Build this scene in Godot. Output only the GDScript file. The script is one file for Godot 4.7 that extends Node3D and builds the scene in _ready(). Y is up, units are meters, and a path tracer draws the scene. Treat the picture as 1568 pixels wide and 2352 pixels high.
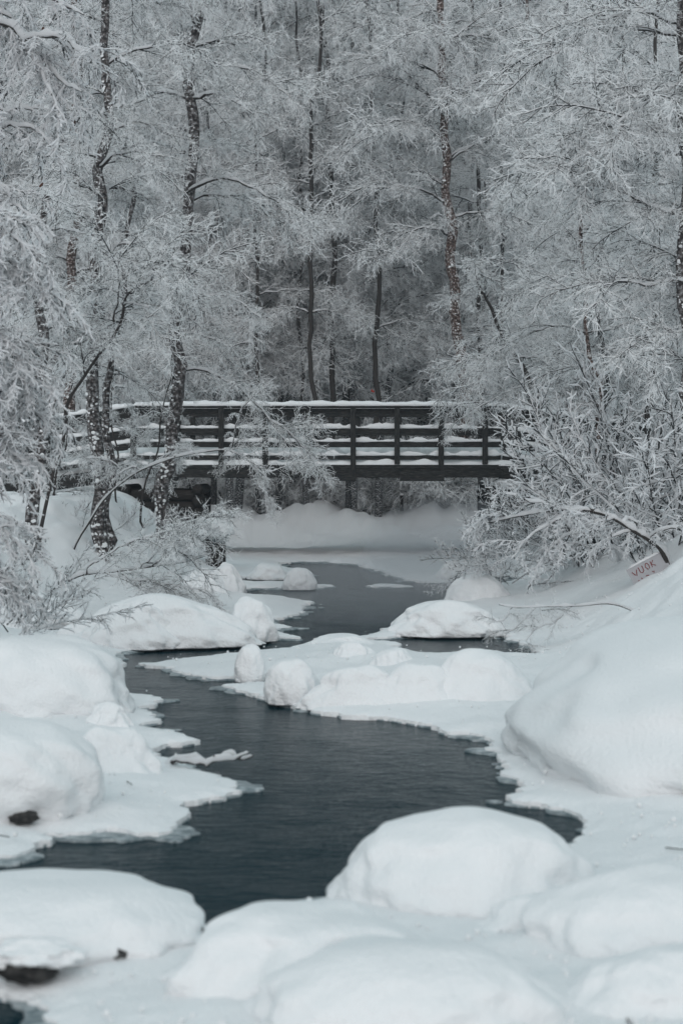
extends Node3D
# A snowy stream with a timber footbridge in a frosted birch wood, overcast winter day.

const EYE := Vector3(0, 1.7, 0)
const FOCAL := 3847.0            # focal length in units of a 1568 x 2352 picture
const PITCH := -0.02703

var M := {}
var rng := RandomNumberGenerator.new()
var taken := {}
var look: Basis
var na := FastNoiseLite.new()    # broad
var nb := FastNoiseLite.new()    # medium
var nc := FastNoiseLite.new()    # fine

class Buf:
	var fv := PackedVector3Array()   # frost
	var fi := PackedInt32Array()
	var bv := PackedVector3Array()   # bark
	var bi := PackedInt32Array()

# ---------------------------------------------------------------- helpers
func at(x: float, y: float, depth: float) -> Vector3:
	var d := look * Vector3((x - 784.0) / FOCAL, -(y - 1176.0) / FOCAL, -1.0)
	return EYE + d * (depth / -d.z)

func on_level(x: float, y: float, h := 0.0) -> Vector3:
	var d := look * Vector3((x - 784.0) / FOCAL, -(y - 1176.0) / FOCAL, -1.0)
	return EYE + d * ((h - EYE.y) / d.y)

func numbered(called: String) -> String:
	var n: int = taken.get(called, 0)
	taken[called] = n + 1
	return called if n == 0 else "%s_%03d" % [called, n]

func tag(o: Node3D, label := "", category := "", group := "", kind := "") -> Node3D:
	if label: o.set_meta("label", label)
	if category: o.set_meta("category", category)
	if group: o.set_meta("group", group)
	if kind: o.set_meta("kind", kind)
	return o

func thing(called: String, label: String, category: String, where := Vector3.ZERO, turn := 0.0, group := "") -> Node3D:
	var o := Node3D.new()
	o.name = numbered(called)
	add_child(o, true)
	o.position = where
	o.rotation.y = turn
	tag(o, label, category, group)
	return o

func part(called: String, mesh: Mesh, mat: Material, parent: Node3D, where := Vector3.ZERO) -> MeshInstance3D:
	var o := MeshInstance3D.new()
	if parent == self:
		o.name = numbered(called)
	else:
		var k := 0
		for c in parent.get_children():
			if String(c.name) == called or String(c.name).begins_with(called + "_0") or String(c.name).begins_with(called + "_1"): k += 1
		o.name = called if k == 0 else "%s_%03d" % [called, k]
	o.mesh = mesh
	if mat: o.material_override = mat
	o.position = where
	parent.add_child(o, true)
	return o

func smooth_mesh(v: PackedVector3Array, idx: PackedInt32Array, col := PackedColorArray()) -> ArrayMesh:
	var nrm := PackedVector3Array()
	nrm.resize(v.size())
	for k in range(0, idx.size(), 3):
		var a := idx[k]
		var b := idx[k + 1]
		var c := idx[k + 2]
		var n := (v[c] - v[a]).cross(v[b] - v[a])
		nrm[a] += n
		nrm[b] += n
		nrm[c] += n
	for k in nrm.size():
		nrm[k] = nrm[k].normalized() if nrm[k].length_squared() > 1e-18 else Vector3.UP
	var arr := []
	arr.resize(Mesh.ARRAY_MAX)
	arr[Mesh.ARRAY_VERTEX] = v
	arr[Mesh.ARRAY_NORMAL] = nrm
	arr[Mesh.ARRAY_INDEX] = idx
	if col.size(): arr[Mesh.ARRAY_COLOR] = col
	var m := ArrayMesh.new()
	m.add_surface_from_arrays(Mesh.PRIMITIVE_TRIANGLES, arr)
	return m

func flat_surface(m: ArrayMesh, v: PackedVector3Array, idx: PackedInt32Array, mat: Material) -> void:
	if v.is_empty(): return
	var arr := []
	arr.resize(Mesh.ARRAY_MAX)
	arr[Mesh.ARRAY_VERTEX] = v
	arr[Mesh.ARRAY_INDEX] = idx
	m.add_surface_from_arrays(Mesh.PRIMITIVE_TRIANGLES, arr)
	m.surface_set_material(m.get_surface_count() - 1, mat)

func twig_mesh(b: Buf, frost: Material, bark: Material) -> ArrayMesh:
	var m := ArrayMesh.new()
	flat_surface(m, b.fv, b.fi, frost)
	flat_surface(m, b.bv, b.bi, bark)
	return m

func v3_noise(n: FastNoiseLite, p: Vector3) -> float:
	return n.get_noise_3dv(p)

func smooth_line(pts: Array, per := 5) -> PackedVector3Array:
	var out := PackedVector3Array()
	for i in pts.size() - 1:
		var p0: Vector3 = pts[max(i - 1, 0)]
		var p1: Vector3 = pts[i]
		var p2: Vector3 = pts[i + 1]
		var p3: Vector3 = pts[min(i + 2, pts.size() - 1)]
		for k in per:
			out.append(p1.cubic_interpolate(p2, p0, p3, float(k) / per))
	out.append(pts[pts.size() - 1])
	return out

# round tapered tube along a line
func tube(pts: PackedVector3Array, r0: float, r1: float, sides := 8, rough := 0.0) -> ArrayMesh:
	var v := PackedVector3Array()
	var idx := PackedInt32Array()
	var n := pts.size()
	var side := Vector3.RIGHT
	for i in n:
		var dir := (pts[min(i + 1, n - 1)] - pts[max(i - 1, 0)]).normalized()
		side = (side - dir * side.dot(dir))
		if side.length() < 0.01: side = dir.cross(Vector3.FORWARD)
		side = side.normalized()
		var up := side.cross(dir)
		var r := lerpf(r0, r1, float(i) / (n - 1))
		for s in sides:
			var a := TAU * s / sides
			var o := side * cos(a) + up * sin(a)
			var q := pts[i] + o * r
			if rough > 0.0: q += o * r * rough * v3_noise(nc, q * 3.0)
			v.append(q)
	for i in n - 1:
		for s in sides:
			var a := i * sides + s
			var b := i * sides + (s + 1) % sides
			idx.append_array([a, a + sides, b, b, a + sides, b + sides])
	var e0 := v.size()
	v.append(pts[0])
	v.append(pts[n - 1])
	for s in sides:
		var t := (s + 1) % sides
		idx.append_array([e0, s, t, e0 + 1, (n - 1) * sides + t, (n - 1) * sides + s])
	return smooth_mesh(v, idx)

# a ridge of snow lying on a sloping or level line: rounded top, closed below
func ridge(pts: PackedVector3Array, w0: float, w1: float, h0: float, h1: float, lift: float, bumpy := 0.35, freq := 3.0) -> ArrayMesh:
	var v := PackedVector3Array()
	var idx := PackedInt32Array()
	var n := pts.size()
	var ring := 8
	for i in n:
		var dir := (pts[min(i + 1, n - 1)] - pts[max(i - 1, 0)]).normalized()
		var side := dir.cross(Vector3.UP)
		side = side.normalized() if side.length() > 0.05 else Vector3.RIGHT
		var up := side.cross(dir).normalized()
		var t := float(i) / (n - 1)
		var k := 1.0 + bumpy * v3_noise(nc, pts[i] * freq) * 1.6
		k *= clampf(minf(i, n - 1 - i) * 0.6 + 0.15, 0.0, 1.0)
		var flat := sqrt(clampf(1.0 - dir.y * dir.y, 0.05, 1.0))
		var w := lerpf(w0, w1, t) * (0.55 + 0.45 * k)
		var h := lerpf(h0, h1, t) * k * flat
		var base := pts[i] + up * lift * lerpf(1.0, w1 / w0, t)
		for s in ring:
			var a := PI * s / (ring - 3) if s < ring - 2 else 0.0
			if s < ring - 2:
				v.append(base + side * cos(a) * w + up * (sin(a) * h))
			else:
				v.append(base + side * (-0.6 if s == ring - 2 else 0.6) * w - up * h * 0.18)
	for i in n - 1:
		for s in ring:
			var a := i * ring + s
			var b := i * ring + (s + 1) % ring
			idx.append_array([a, b, a + ring, b, b + ring, a + ring])
	var e0 := v.size()
	v.append(pts[0])
	v.append(pts[n - 1])
	for s in ring:
		var t := (s + 1) % ring
		idx.append_array([e0, t, s, e0 + 1, (n - 1) * ring + s, (n - 1) * ring + t])
	return smooth_mesh(v, idx)

# box with small chamfers on all long edges, axis-aligned
func beam(size: Vector3, c := 0.008) -> ArrayMesh:
	var st := SurfaceTool.new()
	st.begin(Mesh.PRIMITIVE_TRIANGLES)
	var h := size / 2
	var prof := [Vector2(-h.y + c, -h.z), Vector2(h.y - c, -h.z), Vector2(h.y, -h.z + c), Vector2(h.y, h.z - c), Vector2(h.y - c, h.z), Vector2(-h.y + c, h.z), Vector2(-h.y, h.z - c), Vector2(-h.y, -h.z + c)]
	st.set_smooth_group(-1)
	for i in 8:
		var p: Vector2 = prof[i]
		var q: Vector2 = prof[(i + 1) % 8]
		var a := Vector3(-h.x, p.x, p.y)
		var b := Vector3(h.x, p.x, p.y)
		var d := Vector3(-h.x, q.x, q.y)
		var e := Vector3(h.x, q.x, q.y)
		for t in [a, b, d, b, e, d]: st.add_vertex(t)
		for t in [Vector3(-h.x, 0, 0), a, d]: st.add_vertex(t)
		for t in [Vector3(h.x, 0, 0), e, b]: st.add_vertex(t)
	st.generate_normals()
	return st.commit()

func upright(size: Vector3, c := 0.008) -> ArrayMesh:
	var st := SurfaceTool.new()
	st.begin(Mesh.PRIMITIVE_TRIANGLES)
	st.append_from(beam(Vector3(size.y, size.x, size.z), c), 0, Transform3D(Basis(Vector3.BACK, PI / 2), Vector3.ZERO))
	return st.commit()

# ---------------------------------------------------------------- twigs
# one frosted twig: a ridge of frost over a strip of bark; fh frost height, w half width, bh bark depth
func emit_twig(b: Buf, pts: PackedVector3Array, fh: float, w: float, bh: float, level: int) -> void:
	var n := pts.size()
	var f0 := b.fv.size()
	var b0 := b.bv.size()
	var steep := absf((pts[n - 1] - pts[0]).normalized().y)
	var coated := level > 1 and rng.randf() < hoar + (0.8 if steep > 0.6 else 0.5)   # frost all round
	var spin := Vector3(rng.randf() - 0.5, (rng.randf() - 0.5) * 0.3, rng.randf() - 0.5).normalized()
	for i in n:
		var dir := (pts[min(i + 1, n - 1)] - pts[max(i - 1, 0)]).normalized()
		var u := Vector3.UP
		if absf(dir.y) > 0.75: u = spin
		u = (u - dir * u.dot(dir)).normalized()
		var s := dir.cross(u)
		var k := lerpf(1.0, 0.45, float(i) / (n - 1))
		var kf := k * (0.7 + 0.6 * rng.randf())
		var p := pts[i]
		var l := p + s * w * kf
		var r := p - s * w * kf
		b.fv.append(l)
		b.fv.append(p + u * fh * kf)
		b.fv.append(r)
		if coated: b.fv.append(p - u * bh * k)
		else: b.bv.append_array([l, p - u * bh * k, r])
	for i in n - 1:
		var c := b0 + i * 3
		if coated:
			for q in 4:
				var a0 := f0 + i * 4 + q
				var a1 := f0 + i * 4 + (q + 1) % 4
				b.fi.append_array([a0, a1, a0 + 4, a1, a1 + 4, a0 + 4])
			continue
		var a := f0 + i * 3
		b.fi.append_array([a, a + 1, a + 3, a + 1, a + 4, a + 3, a + 1, a + 2, a + 4, a + 2, a + 5, a + 4])
		b.bi.append_array([c, c + 3, c + 1, c + 1, c + 3, c + 4, c + 1, c + 4, c + 2, c + 2, c + 4, c + 5])

# spec: len, gap, angle, droop, segs, jit, fh, w, bh : one entry per level
func grow(b: Buf, s: Dictionary, level: int, from: Vector3, dir: Vector3, length: float) -> void:
	var segs: int = s.segs[level]
	var pts := PackedVector3Array([from])
	var p := from
	var d := dir.normalized()
	var step := length / segs
	var droop: float = s.droop[level]
	var jit: float = s.jit[level]
	for i in segs:
		d += Vector3(rng.randfn() * jit, rng.randfn() * jit * 0.7 - droop * step, rng.randfn() * jit)
		d = d.normalized()
		p += d * step
		pts.append(p)
	var q: float = 0.75 + 0.5 * rng.randf()
	emit_twig(b, pts, s.fh[level] * q, s.w[level] * q, s.bh[level], level)
	if level + 1 >= s.len.size(): return
	var gap: float = s.gap[level]
	var t: float = s.start[level] + gap * rng.randf()
	var flip := 1.0
	var sag: float = s.sag[level]
	while t < length * 0.98:
		var f := t / step
		var i := mini(int(f), segs - 1)
		var here := pts[i].lerp(pts[i + 1], f - i)
		var along := (pts[i + 1] - pts[i]).normalized()
		var across := along.cross(Vector3.UP)
		across = across.normalized() if across.length() > 0.1 else Vector3(rng.randfn(), 0, rng.randfn()).normalized()
		across = across.rotated(along, rng.randfn() * s.roll[level])
		var ang: float = s.angle[level] * (0.5 + 1.0 * rng.randf())
		var cd := along * cos(ang) + across * flip * sin(ang) - Vector3.UP * sag * rng.randf()
		grow(b, s, level + 1, here, cd, s.len[level + 1] * (0.45 + 0.75 * rng.randf()) * (1.0 - s.fade[level] * t / length))
		flip = -flip
		t += gap * (0.55 + 0.9 * rng.randf())

func variants(spec: Dictionary, dir: Vector3, count: int, frost: Material, bark: Material) -> Array:
	var out := []
	for i in count:
		var b := Buf.new()
		grow(b, spec, 0, Vector3.ZERO, dir, spec.len[0] * (0.9 + 0.2 * rng.randf()))
		out.append(twig_mesh(b, frost, bark))
	return out

func copies_of(mesh: Mesh, places: Array, called: String, parent: Node3D) -> void:
	if places.is_empty(): return
	var mm := MultiMesh.new()
	mm.transform_format = MultiMesh.TRANSFORM_3D
	mm.mesh = mesh
	mm.instance_count = places.size()
	for i in places.size(): mm.set_instance_transform(i, places[i])
	var o := MultiMeshInstance3D.new()
	var k := 0
	for c in parent.get_children():
		if String(c.name).begins_with(called): k += 1
	o.name = called if k == 0 else "%s_%03d" % [called, k]
	o.multimesh = mm
	o.set_meta("kind", "stuff")
	parent.add_child(o, true)

func crown_of(tree: Node3D, kinds: Array, places: Array) -> void:
	if kinds.is_empty(): return
	var lists := []
	for k in kinds: lists.append([])
	for i in places.size(): lists[i % kinds.size()].append(places[i])
	for k in kinds.size(): copies_of(kinds[k], lists[k], "crown", tree)

# ---------------------------------------------------------------- materials
func noise_tex(freq: float, ramp: Gradient, seed_n: int, size := 512, normal := false, bump := 4.0, octaves := 4, warp := 0.0) -> NoiseTexture2D:
	var n := FastNoiseLite.new()
	n.seed = seed_n
	n.noise_type = FastNoiseLite.TYPE_SIMPLEX_SMOOTH
	n.frequency = freq
	n.fractal_octaves = octaves
	n.fractal_gain = 0.6
	if warp > 0.0:
		n.domain_warp_enabled = true
		n.domain_warp_amplitude = warp
		n.domain_warp_frequency = freq * 1.5
	var t := NoiseTexture2D.new()
	t.width = size
	t.height = size
	t.seamless = true
	t.noise = n
	if ramp: t.color_ramp = ramp
	if normal:
		t.as_normal_map = true
		t.bump_strength = bump
	return t

func ramp_of(list: Array) -> Gradient:
	var g := Gradient.new()
	var offs := PackedFloat32Array()
	var cols := PackedColorArray()
	for e in list:
		offs.append(e[0])
		cols.append(e[1])
	g.offsets = offs
	g.colors = cols
	return g

func lin(r: float, g: float, b: float) -> Color:
	return Color(r, g, b).linear_to_srgb()

func mat(albedo: Color, rough := 0.9) -> StandardMaterial3D:
	var m := StandardMaterial3D.new()
	m.albedo_color = albedo
	m.roughness = rough
	m.metallic_specular = 0.3
	return m

func materials() -> void:
	var snow := mat(lin(0.81, 0.82, 0.83), 0.85)
	snow.heightmap_enabled = true
	snow.heightmap_texture = noise_tex(0.03, null, 3, 1024, false, 1.0, 6)
	snow.heightmap_scale = 0.8
	snow.uv1_triplanar = true
	snow.uv1_world_triplanar = true
	snow.uv1_scale = Vector3.ONE * 1.1
	M.snow = snow
	M.frost = mat(lin(0.92, 0.93, 0.94), 0.95)
	M.frost.backlight_enabled = true
	M.frost.backlight = Color(1, 1, 1)
	M.hoar = mat(lin(0.86, 0.87, 0.89), 0.95)
	M.hoar.backlight_enabled = true
	M.hoar.backlight = Color(1, 1, 1)
	M.twig = mat(lin(0.035, 0.036, 0.038), 0.9)
	M.bark_dark = mat(lin(0.045, 0.04, 0.038), 0.9)
	# birch bark: dark fissures, pale bark, frost stuck to it
	var bk := mat(Color.WHITE, 0.9)
	bk.albedo_texture = noise_tex(0.014, ramp_of([[0.0, lin(0.02, 0.019, 0.02)], [0.46, lin(0.04, 0.036, 0.036)], [0.52, lin(0.13, 0.11, 0.105)], [0.66, lin(0.2, 0.19, 0.19)], [0.78, lin(0.5, 0.52, 0.54)], [1.0, lin(0.74, 0.76, 0.78)]]), 11, 512, false, 1.0, 6, 40.0)
	bk.uv1_triplanar = true
	bk.uv1_scale = Vector3(2.0, 1.9, 2.0)
	bk.heightmap_enabled = true
	bk.heightmap_texture = noise_tex(0.02, null, 12)
	bk.heightmap_scale = 2.0
	M.bark = bk
	var far_bark := bk.duplicate()
	far_bark.uv1_scale = Vector3(1.4, 2.0, 1.4)
	far_bark.albedo_texture = noise_tex(0.016, ramp_of([[0.0, lin(0.018, 0.017, 0.018)], [0.52, lin(0.03, 0.031, 0.033)], [0.58, lin(0.075, 0.072, 0.072)], [0.64, lin(0.3, 0.29, 0.29)], [0.72, lin(0.6, 0.62, 0.64)], [1.0, lin(0.7, 0.72, 0.74)]]), 14, 512, false, 1.0, 6, 40.0)
	M.far_bark = far_bark
	var red := bk.duplicate()
	red.albedo_texture = noise_tex(0.016, ramp_of([[0.0, lin(0.02, 0.018, 0.018)], [0.44, lin(0.05, 0.036, 0.032)], [0.55, lin(0.13, 0.08, 0.066)], [0.63, lin(0.2, 0.14, 0.12)], [0.72, lin(0.6, 0.6, 0.61)], [1.0, lin(0.7, 0.72, 0.74)]]), 15, 512, false, 1.0, 6, 40.0)
	M.red_bark = red
	var slim := bk.duplicate()
	slim.albedo_texture = noise_tex(0.016, ramp_of([[0.0, lin(0.015, 0.015, 0.016)], [0.5, lin(0.03, 0.031, 0.033)], [0.62, lin(0.07, 0.066, 0.064)], [0.74, lin(0.2, 0.2, 0.2)], [0.84, lin(0.5, 0.52, 0.54)], [1.0, lin(0.6, 0.62, 0.64)]]), 16, 512, false, 1.0, 6, 40.0)
	M.slim_bark = slim
	# weathered dark timber
	var wd := mat(Color.WHITE, 0.8)
	wd.albedo_texture = noise_tex(0.03, ramp_of([[0.0, lin(0.011, 0.0115, 0.0115)], [0.45, lin(0.026, 0.0255, 0.025)], [0.7, lin(0.05, 0.047, 0.045)], [1.0, lin(0.11, 0.103, 0.1)]]), 21, 512, false, 1.0, 5)
	wd.uv1_triplanar = true
	wd.uv1_world_triplanar = true
	wd.uv1_scale = Vector3(0.35, 3.0, 1.5)
	wd.heightmap_enabled = true
	wd.heightmap_texture = noise_tex(0.03, null, 22)
	wd.heightmap_scale = 0.6
	M.wood = wd
	var pw := wd.duplicate()
	pw.uv1_scale = Vector3(3.0, 0.35, 3.0)
	M.post_wood = pw
	var logm := wd.duplicate()
	logm.albedo_texture = noise_tex(0.03, ramp_of([[0.0, lin(0.012, 0.01, 0.009)], [0.5, lin(0.024, 0.02, 0.0185)], [1.0, lin(0.06, 0.052, 0.048)]]), 23)
	M.log = logm
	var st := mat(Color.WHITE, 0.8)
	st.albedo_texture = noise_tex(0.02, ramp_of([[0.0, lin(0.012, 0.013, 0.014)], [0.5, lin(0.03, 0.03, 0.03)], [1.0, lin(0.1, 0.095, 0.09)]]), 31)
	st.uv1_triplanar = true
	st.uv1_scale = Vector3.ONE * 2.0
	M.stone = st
	var w := mat(lin(0.003, 0.021, 0.029), 0.12)
	w.metallic_specular = 0.12
	w.normal_enabled = true
	w.normal_texture = noise_tex(0.012, null, 41, 1024, true, 6.0, 4)
	w.normal_scale = 0.8
	w.uv1_triplanar = true
	w.uv1_world_triplanar = true
	w.uv1_scale = Vector3(0.45, 1, 1.1)
	M.water = w
	var ice := mat(lin(0.2, 0.29, 0.32), 0.3)
	ice.albedo_color = Color.WHITE
	ice.albedo_texture = noise_tex(0.02, ramp_of([[0.0, lin(0.06, 0.09, 0.1)], [0.45, lin(0.18, 0.22, 0.235)], [0.62, lin(0.38, 0.42, 0.435)], [1.0, lin(0.62, 0.66, 0.68)]]), 45, 512, false, 1.0, 5)
	ice.uv1_triplanar = true
	ice.uv1_world_triplanar = true
	ice.uv1_scale = Vector3(0.9, 1, 1.6)
	M.ice = ice
	M.sign = mat(lin(0.42, 0.42, 0.44), 0.7)
	M.red = mat(lin(0.22, 0.035, 0.03), 0.7)
	M.leaf = mat(lin(0.07, 0.03, 0.018), 0.8)
	M.berry = mat(lin(0.5, 0.04, 0.02), 0.5)

# ---------------------------------------------------------------- the ground
var grid := PackedFloat32Array()
const GX0 := -7.0
const GZ0 := 3.6
const GS := 0.08
const GW := 176
const GH := 410

func plan(list: Array) -> PackedVector2Array:
	var out := PackedVector2Array()
	for k in range(0, list.size(), 2):
		var p := on_level(list[k], list[k + 1])
		out.append(Vector2(p.x, -p.z))
	return out

func water_distance() -> void:
	var pools := [
		plan([-300, 2040, -100, 2000, 0, 1985, 60, 1978, 120, 1955, 135, 1928, 200, 1930, 260, 1922, 330, 1932, 395, 1935, 430, 1905, 452, 1888, 440, 1858, 500, 1845, 580, 1826, 560, 1803, 480, 1772, 400, 1742, 370, 1728, 400, 1720, 480, 1712, 492, 1702, 400, 1682, 335, 1676, 380, 1664, 402, 1650, 340, 1632, 405, 1612, 350, 1600, 250, 1592, 250, 1535, 305, 1532, 370, 1538, 410, 1556, 470, 1564, 600, 1562, 610, 1572, 480, 1578, 510, 1590, 600, 1612, 640, 1628, 700, 1645, 790, 1652, 900, 1662, 970, 1672, 1000, 1692, 1085, 1697, 1105, 1725, 1135, 1762, 1115, 1782, 1165, 1802, 1170, 1828, 1118, 1842, 1200, 1858, 1270, 1872, 1308, 1884, 1300, 1925, 1250, 1990, 900, 2060, 770, 2060, 700, 2070, 620, 2095, 500, 2118, 470, 2125, 300, 2110, 0, 2110, -300, 2130]),
		plan([-300, 2290, 0, 2305, 60, 2330, 95, 2352, 60, 2440, -300, 2440]),
		plan([60, 1452, 100, 1436, 200, 1436, 260, 1450, 180, 1456]),
		plan([285, 1502, 400, 1492, 560, 1480, 640, 1470, 690, 1470, 740, 1476, 769, 1480, 660, 1490, 560, 1503, 460, 1512, 380, 1520, 300, 1530, 290, 1520]),
		plan([850, 1472, 900, 1470, 1000, 1462, 1090, 1456, 1135, 1460, 1200, 1490, 1215, 1505, 1190, 1508, 1130, 1495, 1050, 1500, 1000, 1506, 930, 1492, 950, 1482, 880, 1478]),
		plan([690, 1466, 640, 1452, 690, 1445, 633, 1434, 640, 1428, 720, 1412, 705, 1405, 740, 1386, 665, 1375, 548, 1366, 545, 1358, 600, 1354, 700, 1355, 783, 1349, 720, 1342, 640, 1340, 562, 1340, 562, 1330, 640, 1325, 722, 1326, 722, 1318, 660, 1302, 661, 1295, 712, 1292, 800, 1297, 853, 1312, 928, 1338, 1022, 1342, 1160, 1325, 1180, 1332, 1030, 1370, 980, 1390, 930, 1420, 880, 1445, 843, 1461, 780, 1468, 740, 1467]),
		plan([520, 1262, 600, 1260.5, 690, 1266, 600, 1267])]
	grid.resize(GW * GH)
	grid.fill(9.0)
	for poly in pools:
		var n: int = poly.size()
		var lo: Vector2 = poly[0]
		var hi: Vector2 = poly[0]
		for p in poly:
			lo = lo.min(p)
			hi = hi.max(p)
		var reach := 1.6
		var i0 := clampi(int((lo.x - reach - GX0) / GS), 0, GW - 1)
		var i1 := clampi(int((hi.x + reach - GX0) / GS), 0, GW - 1)
		var j0 := clampi(int((lo.y - reach - GZ0) / GS), 0, GH - 1)
		var j1 := clampi(int((hi.y + reach - GZ0) / GS), 0, GH - 1)
		for j in range(j0, j1 + 1):
			var z := GZ0 + j * GS
			# the edges near this row
			var ea := PackedVector2Array()
			var eb := PackedVector2Array()
			for k in n:
				var a: Vector2 = poly[k]
				var b: Vector2 = poly[(k + 1) % n]
				if minf(a.y, b.y) < z + reach and maxf(a.y, b.y) > z - reach:
					ea.append(a)
					eb.append(b)
			for i in range(i0, i1 + 1):
				var q := Vector2(GX0 + i * GS, z)
				var best := reach * reach
				var inside := false
				for k in ea.size():
					var a := ea[k]
					var e := eb[k] - a
					var d := q - a
					var h := d - e * clampf(d.dot(e) / (e.dot(e) + 1e-9), 0.0, 1.0)
					best = minf(best, h.length_squared())
					if (a.y > z) != (eb[k].y > z) and q.x < e.x * (z - a.y) / e.y + a.x: inside = not inside
				var dist := sqrt(best)
				if inside: dist = -dist
				var at_i := j * GW + i
				grid[at_i] = minf(grid[at_i], dist)

func to_water(x: float, z: float) -> float:
	var fx := clampf((x - GX0) / GS, 0.0, GW - 1.001)
	var fz := clampf((z - GZ0) / GS, 0.0, GH - 1.001)
	var i := int(fx)
	var j := int(fz)
	fx -= i
	fz -= j
	var k := j * GW + i
	return lerpf(lerpf(grid[k], grid[k + 1], fx), lerpf(grid[k + GW], grid[k + GW + 1], fx), fz)

func table(list: Array, t: float) -> float:
	for k in range(2, list.size(), 2):
		if t < list[k]:
			return lerpf(list[k - 1], list[k + 1], clampf((t - list[k - 2]) / (list[k] - list[k - 2]), 0.0, 1.0))
	return list[list.size() - 1]

var left_edge := [5.0, -2.4, 8.0, -2.3, 12.0, -2.9, 16.0, -3.2, 20.0, -3.0, 24.0, -2.0, 28.0, -1.75, 33.0, -2.2, 36.0, -2.6]
var right_edge := [5.0, 2.2, 8.0, 1.9, 12.0, 1.7, 15.0, 1.75, 18.0, 2.0, 25.0, 2.35, 30.0, 2.6, 33.0, 3.2, 36.0, 3.4]

func bank(x: float, z: float) -> float:
	var l := 1.05 * smoothstep(0.0, 2.2, table(left_edge, z) - x)
	var r := 1.0 * smoothstep(0.0, 2.6, x - table(right_edge, z))
	var f := (0.85 + 0.004 * (z - 36.0)) * smoothstep(32.6, 42.0, z + 1.2 * na.get_noise_2d(x * 0.5, 3.0))
	return maxf(maxf(l, r), f)

func height(x: float, z: float) -> float:
	var h := bank(x, z)
	h += 0.16 * na.get_noise_2d(x * 0.8, z * 0.6) * smoothstep(0.1, 0.6, h) + 0.12 * smoothstep(0.05, 0.5, h) * nb.get_noise_2d(x, z * 0.7)
	h += smoothstep(33.5, 35.5, z) * (0.3 * nb.get_noise_2d(x * 0.6, z * 0.45) + 0.15 * nb.get_noise_2d(x * 1.2 + 9.0, z * 0.9)) * smoothstep(0.0, 0.4, h)
	return h

# the part of a grid where a value is above nought, cut along the contour, with a rim that goes down
func clipped(v: PackedVector3Array, e: PackedFloat32Array, cols: int, skirt: float) -> ArrayMesh:
	var out := PackedVector3Array()
	var idx := PackedInt32Array()
	var corner := PackedInt32Array()
	corner.resize(v.size())
	corner.fill(-1)
	var cut := {}
	var below := {}
	var rows := v.size() / cols
	for j in rows - 1:
		for i in cols - 1:
			var a := j * cols + i
			var ring := [a, a + cols, a + cols + 1, a + 1]
			var full := e[ring[0]] > 0.0 and e[ring[1]] > 0.0 and e[ring[2]] > 0.0 and e[ring[3]] > 0.0
			if not full and e[ring[0]] <= 0.0 and e[ring[1]] <= 0.0 and e[ring[2]] <= 0.0 and e[ring[3]] <= 0.0: continue
			var poly := PackedInt32Array()
			var edge := PackedInt32Array()
			for k in 4:
				var p: int = ring[k]
				var q: int = ring[(k + 1) % 4]
				if e[p] > 0.0:
					if corner[p] < 0:
						corner[p] = out.size()
						out.append(v[p])
					poly.append(corner[p])
				if (e[p] > 0.0) != (e[q] > 0.0):
					var key := mini(p, q) * 2 + (1 if absi(p - q) == 1 else 0)
					if not cut.has(key):
						cut[key] = out.size()
						out.append(v[p].lerp(v[q], e[p] / (e[p] - e[q])))
					poly.append(cut[key])
					edge.append(cut[key])
			for k in range(1, poly.size() - 1): idx.append_array([poly[0], poly[k], poly[k + 1]])
			if edge.size() == 2:
				# order the two so that the rim faces the water
				var m := edge[0]
				var n := edge[1]
				var at_m := poly.find(m)
				if poly[(at_m + 1) % poly.size()] != n:
					m = edge[1]
					n = edge[0]
				for t in [m, n]:
					if not below.has(t):
						below[t] = out.size()
						out.append(Vector3(out[t].x, out[t].y - skirt, out[t].z))
				idx.append_array([n, m, below[m], n, below[m], below[n]])
	return smooth_mesh(out, idx)

func snow_level(x: float, d: float) -> float:
	var e := to_water(x, d)
	var shelf := 0.072 + 0.06 * smoothstep(0.2, 1.4, e) + 0.035 * smoothstep(0.05, 0.5, e) * nb.get_noise_2d(x * 1.6, d * 1.6)
	return shelf + height(x, d) * smoothstep(0.0, 0.9, e)

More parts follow.
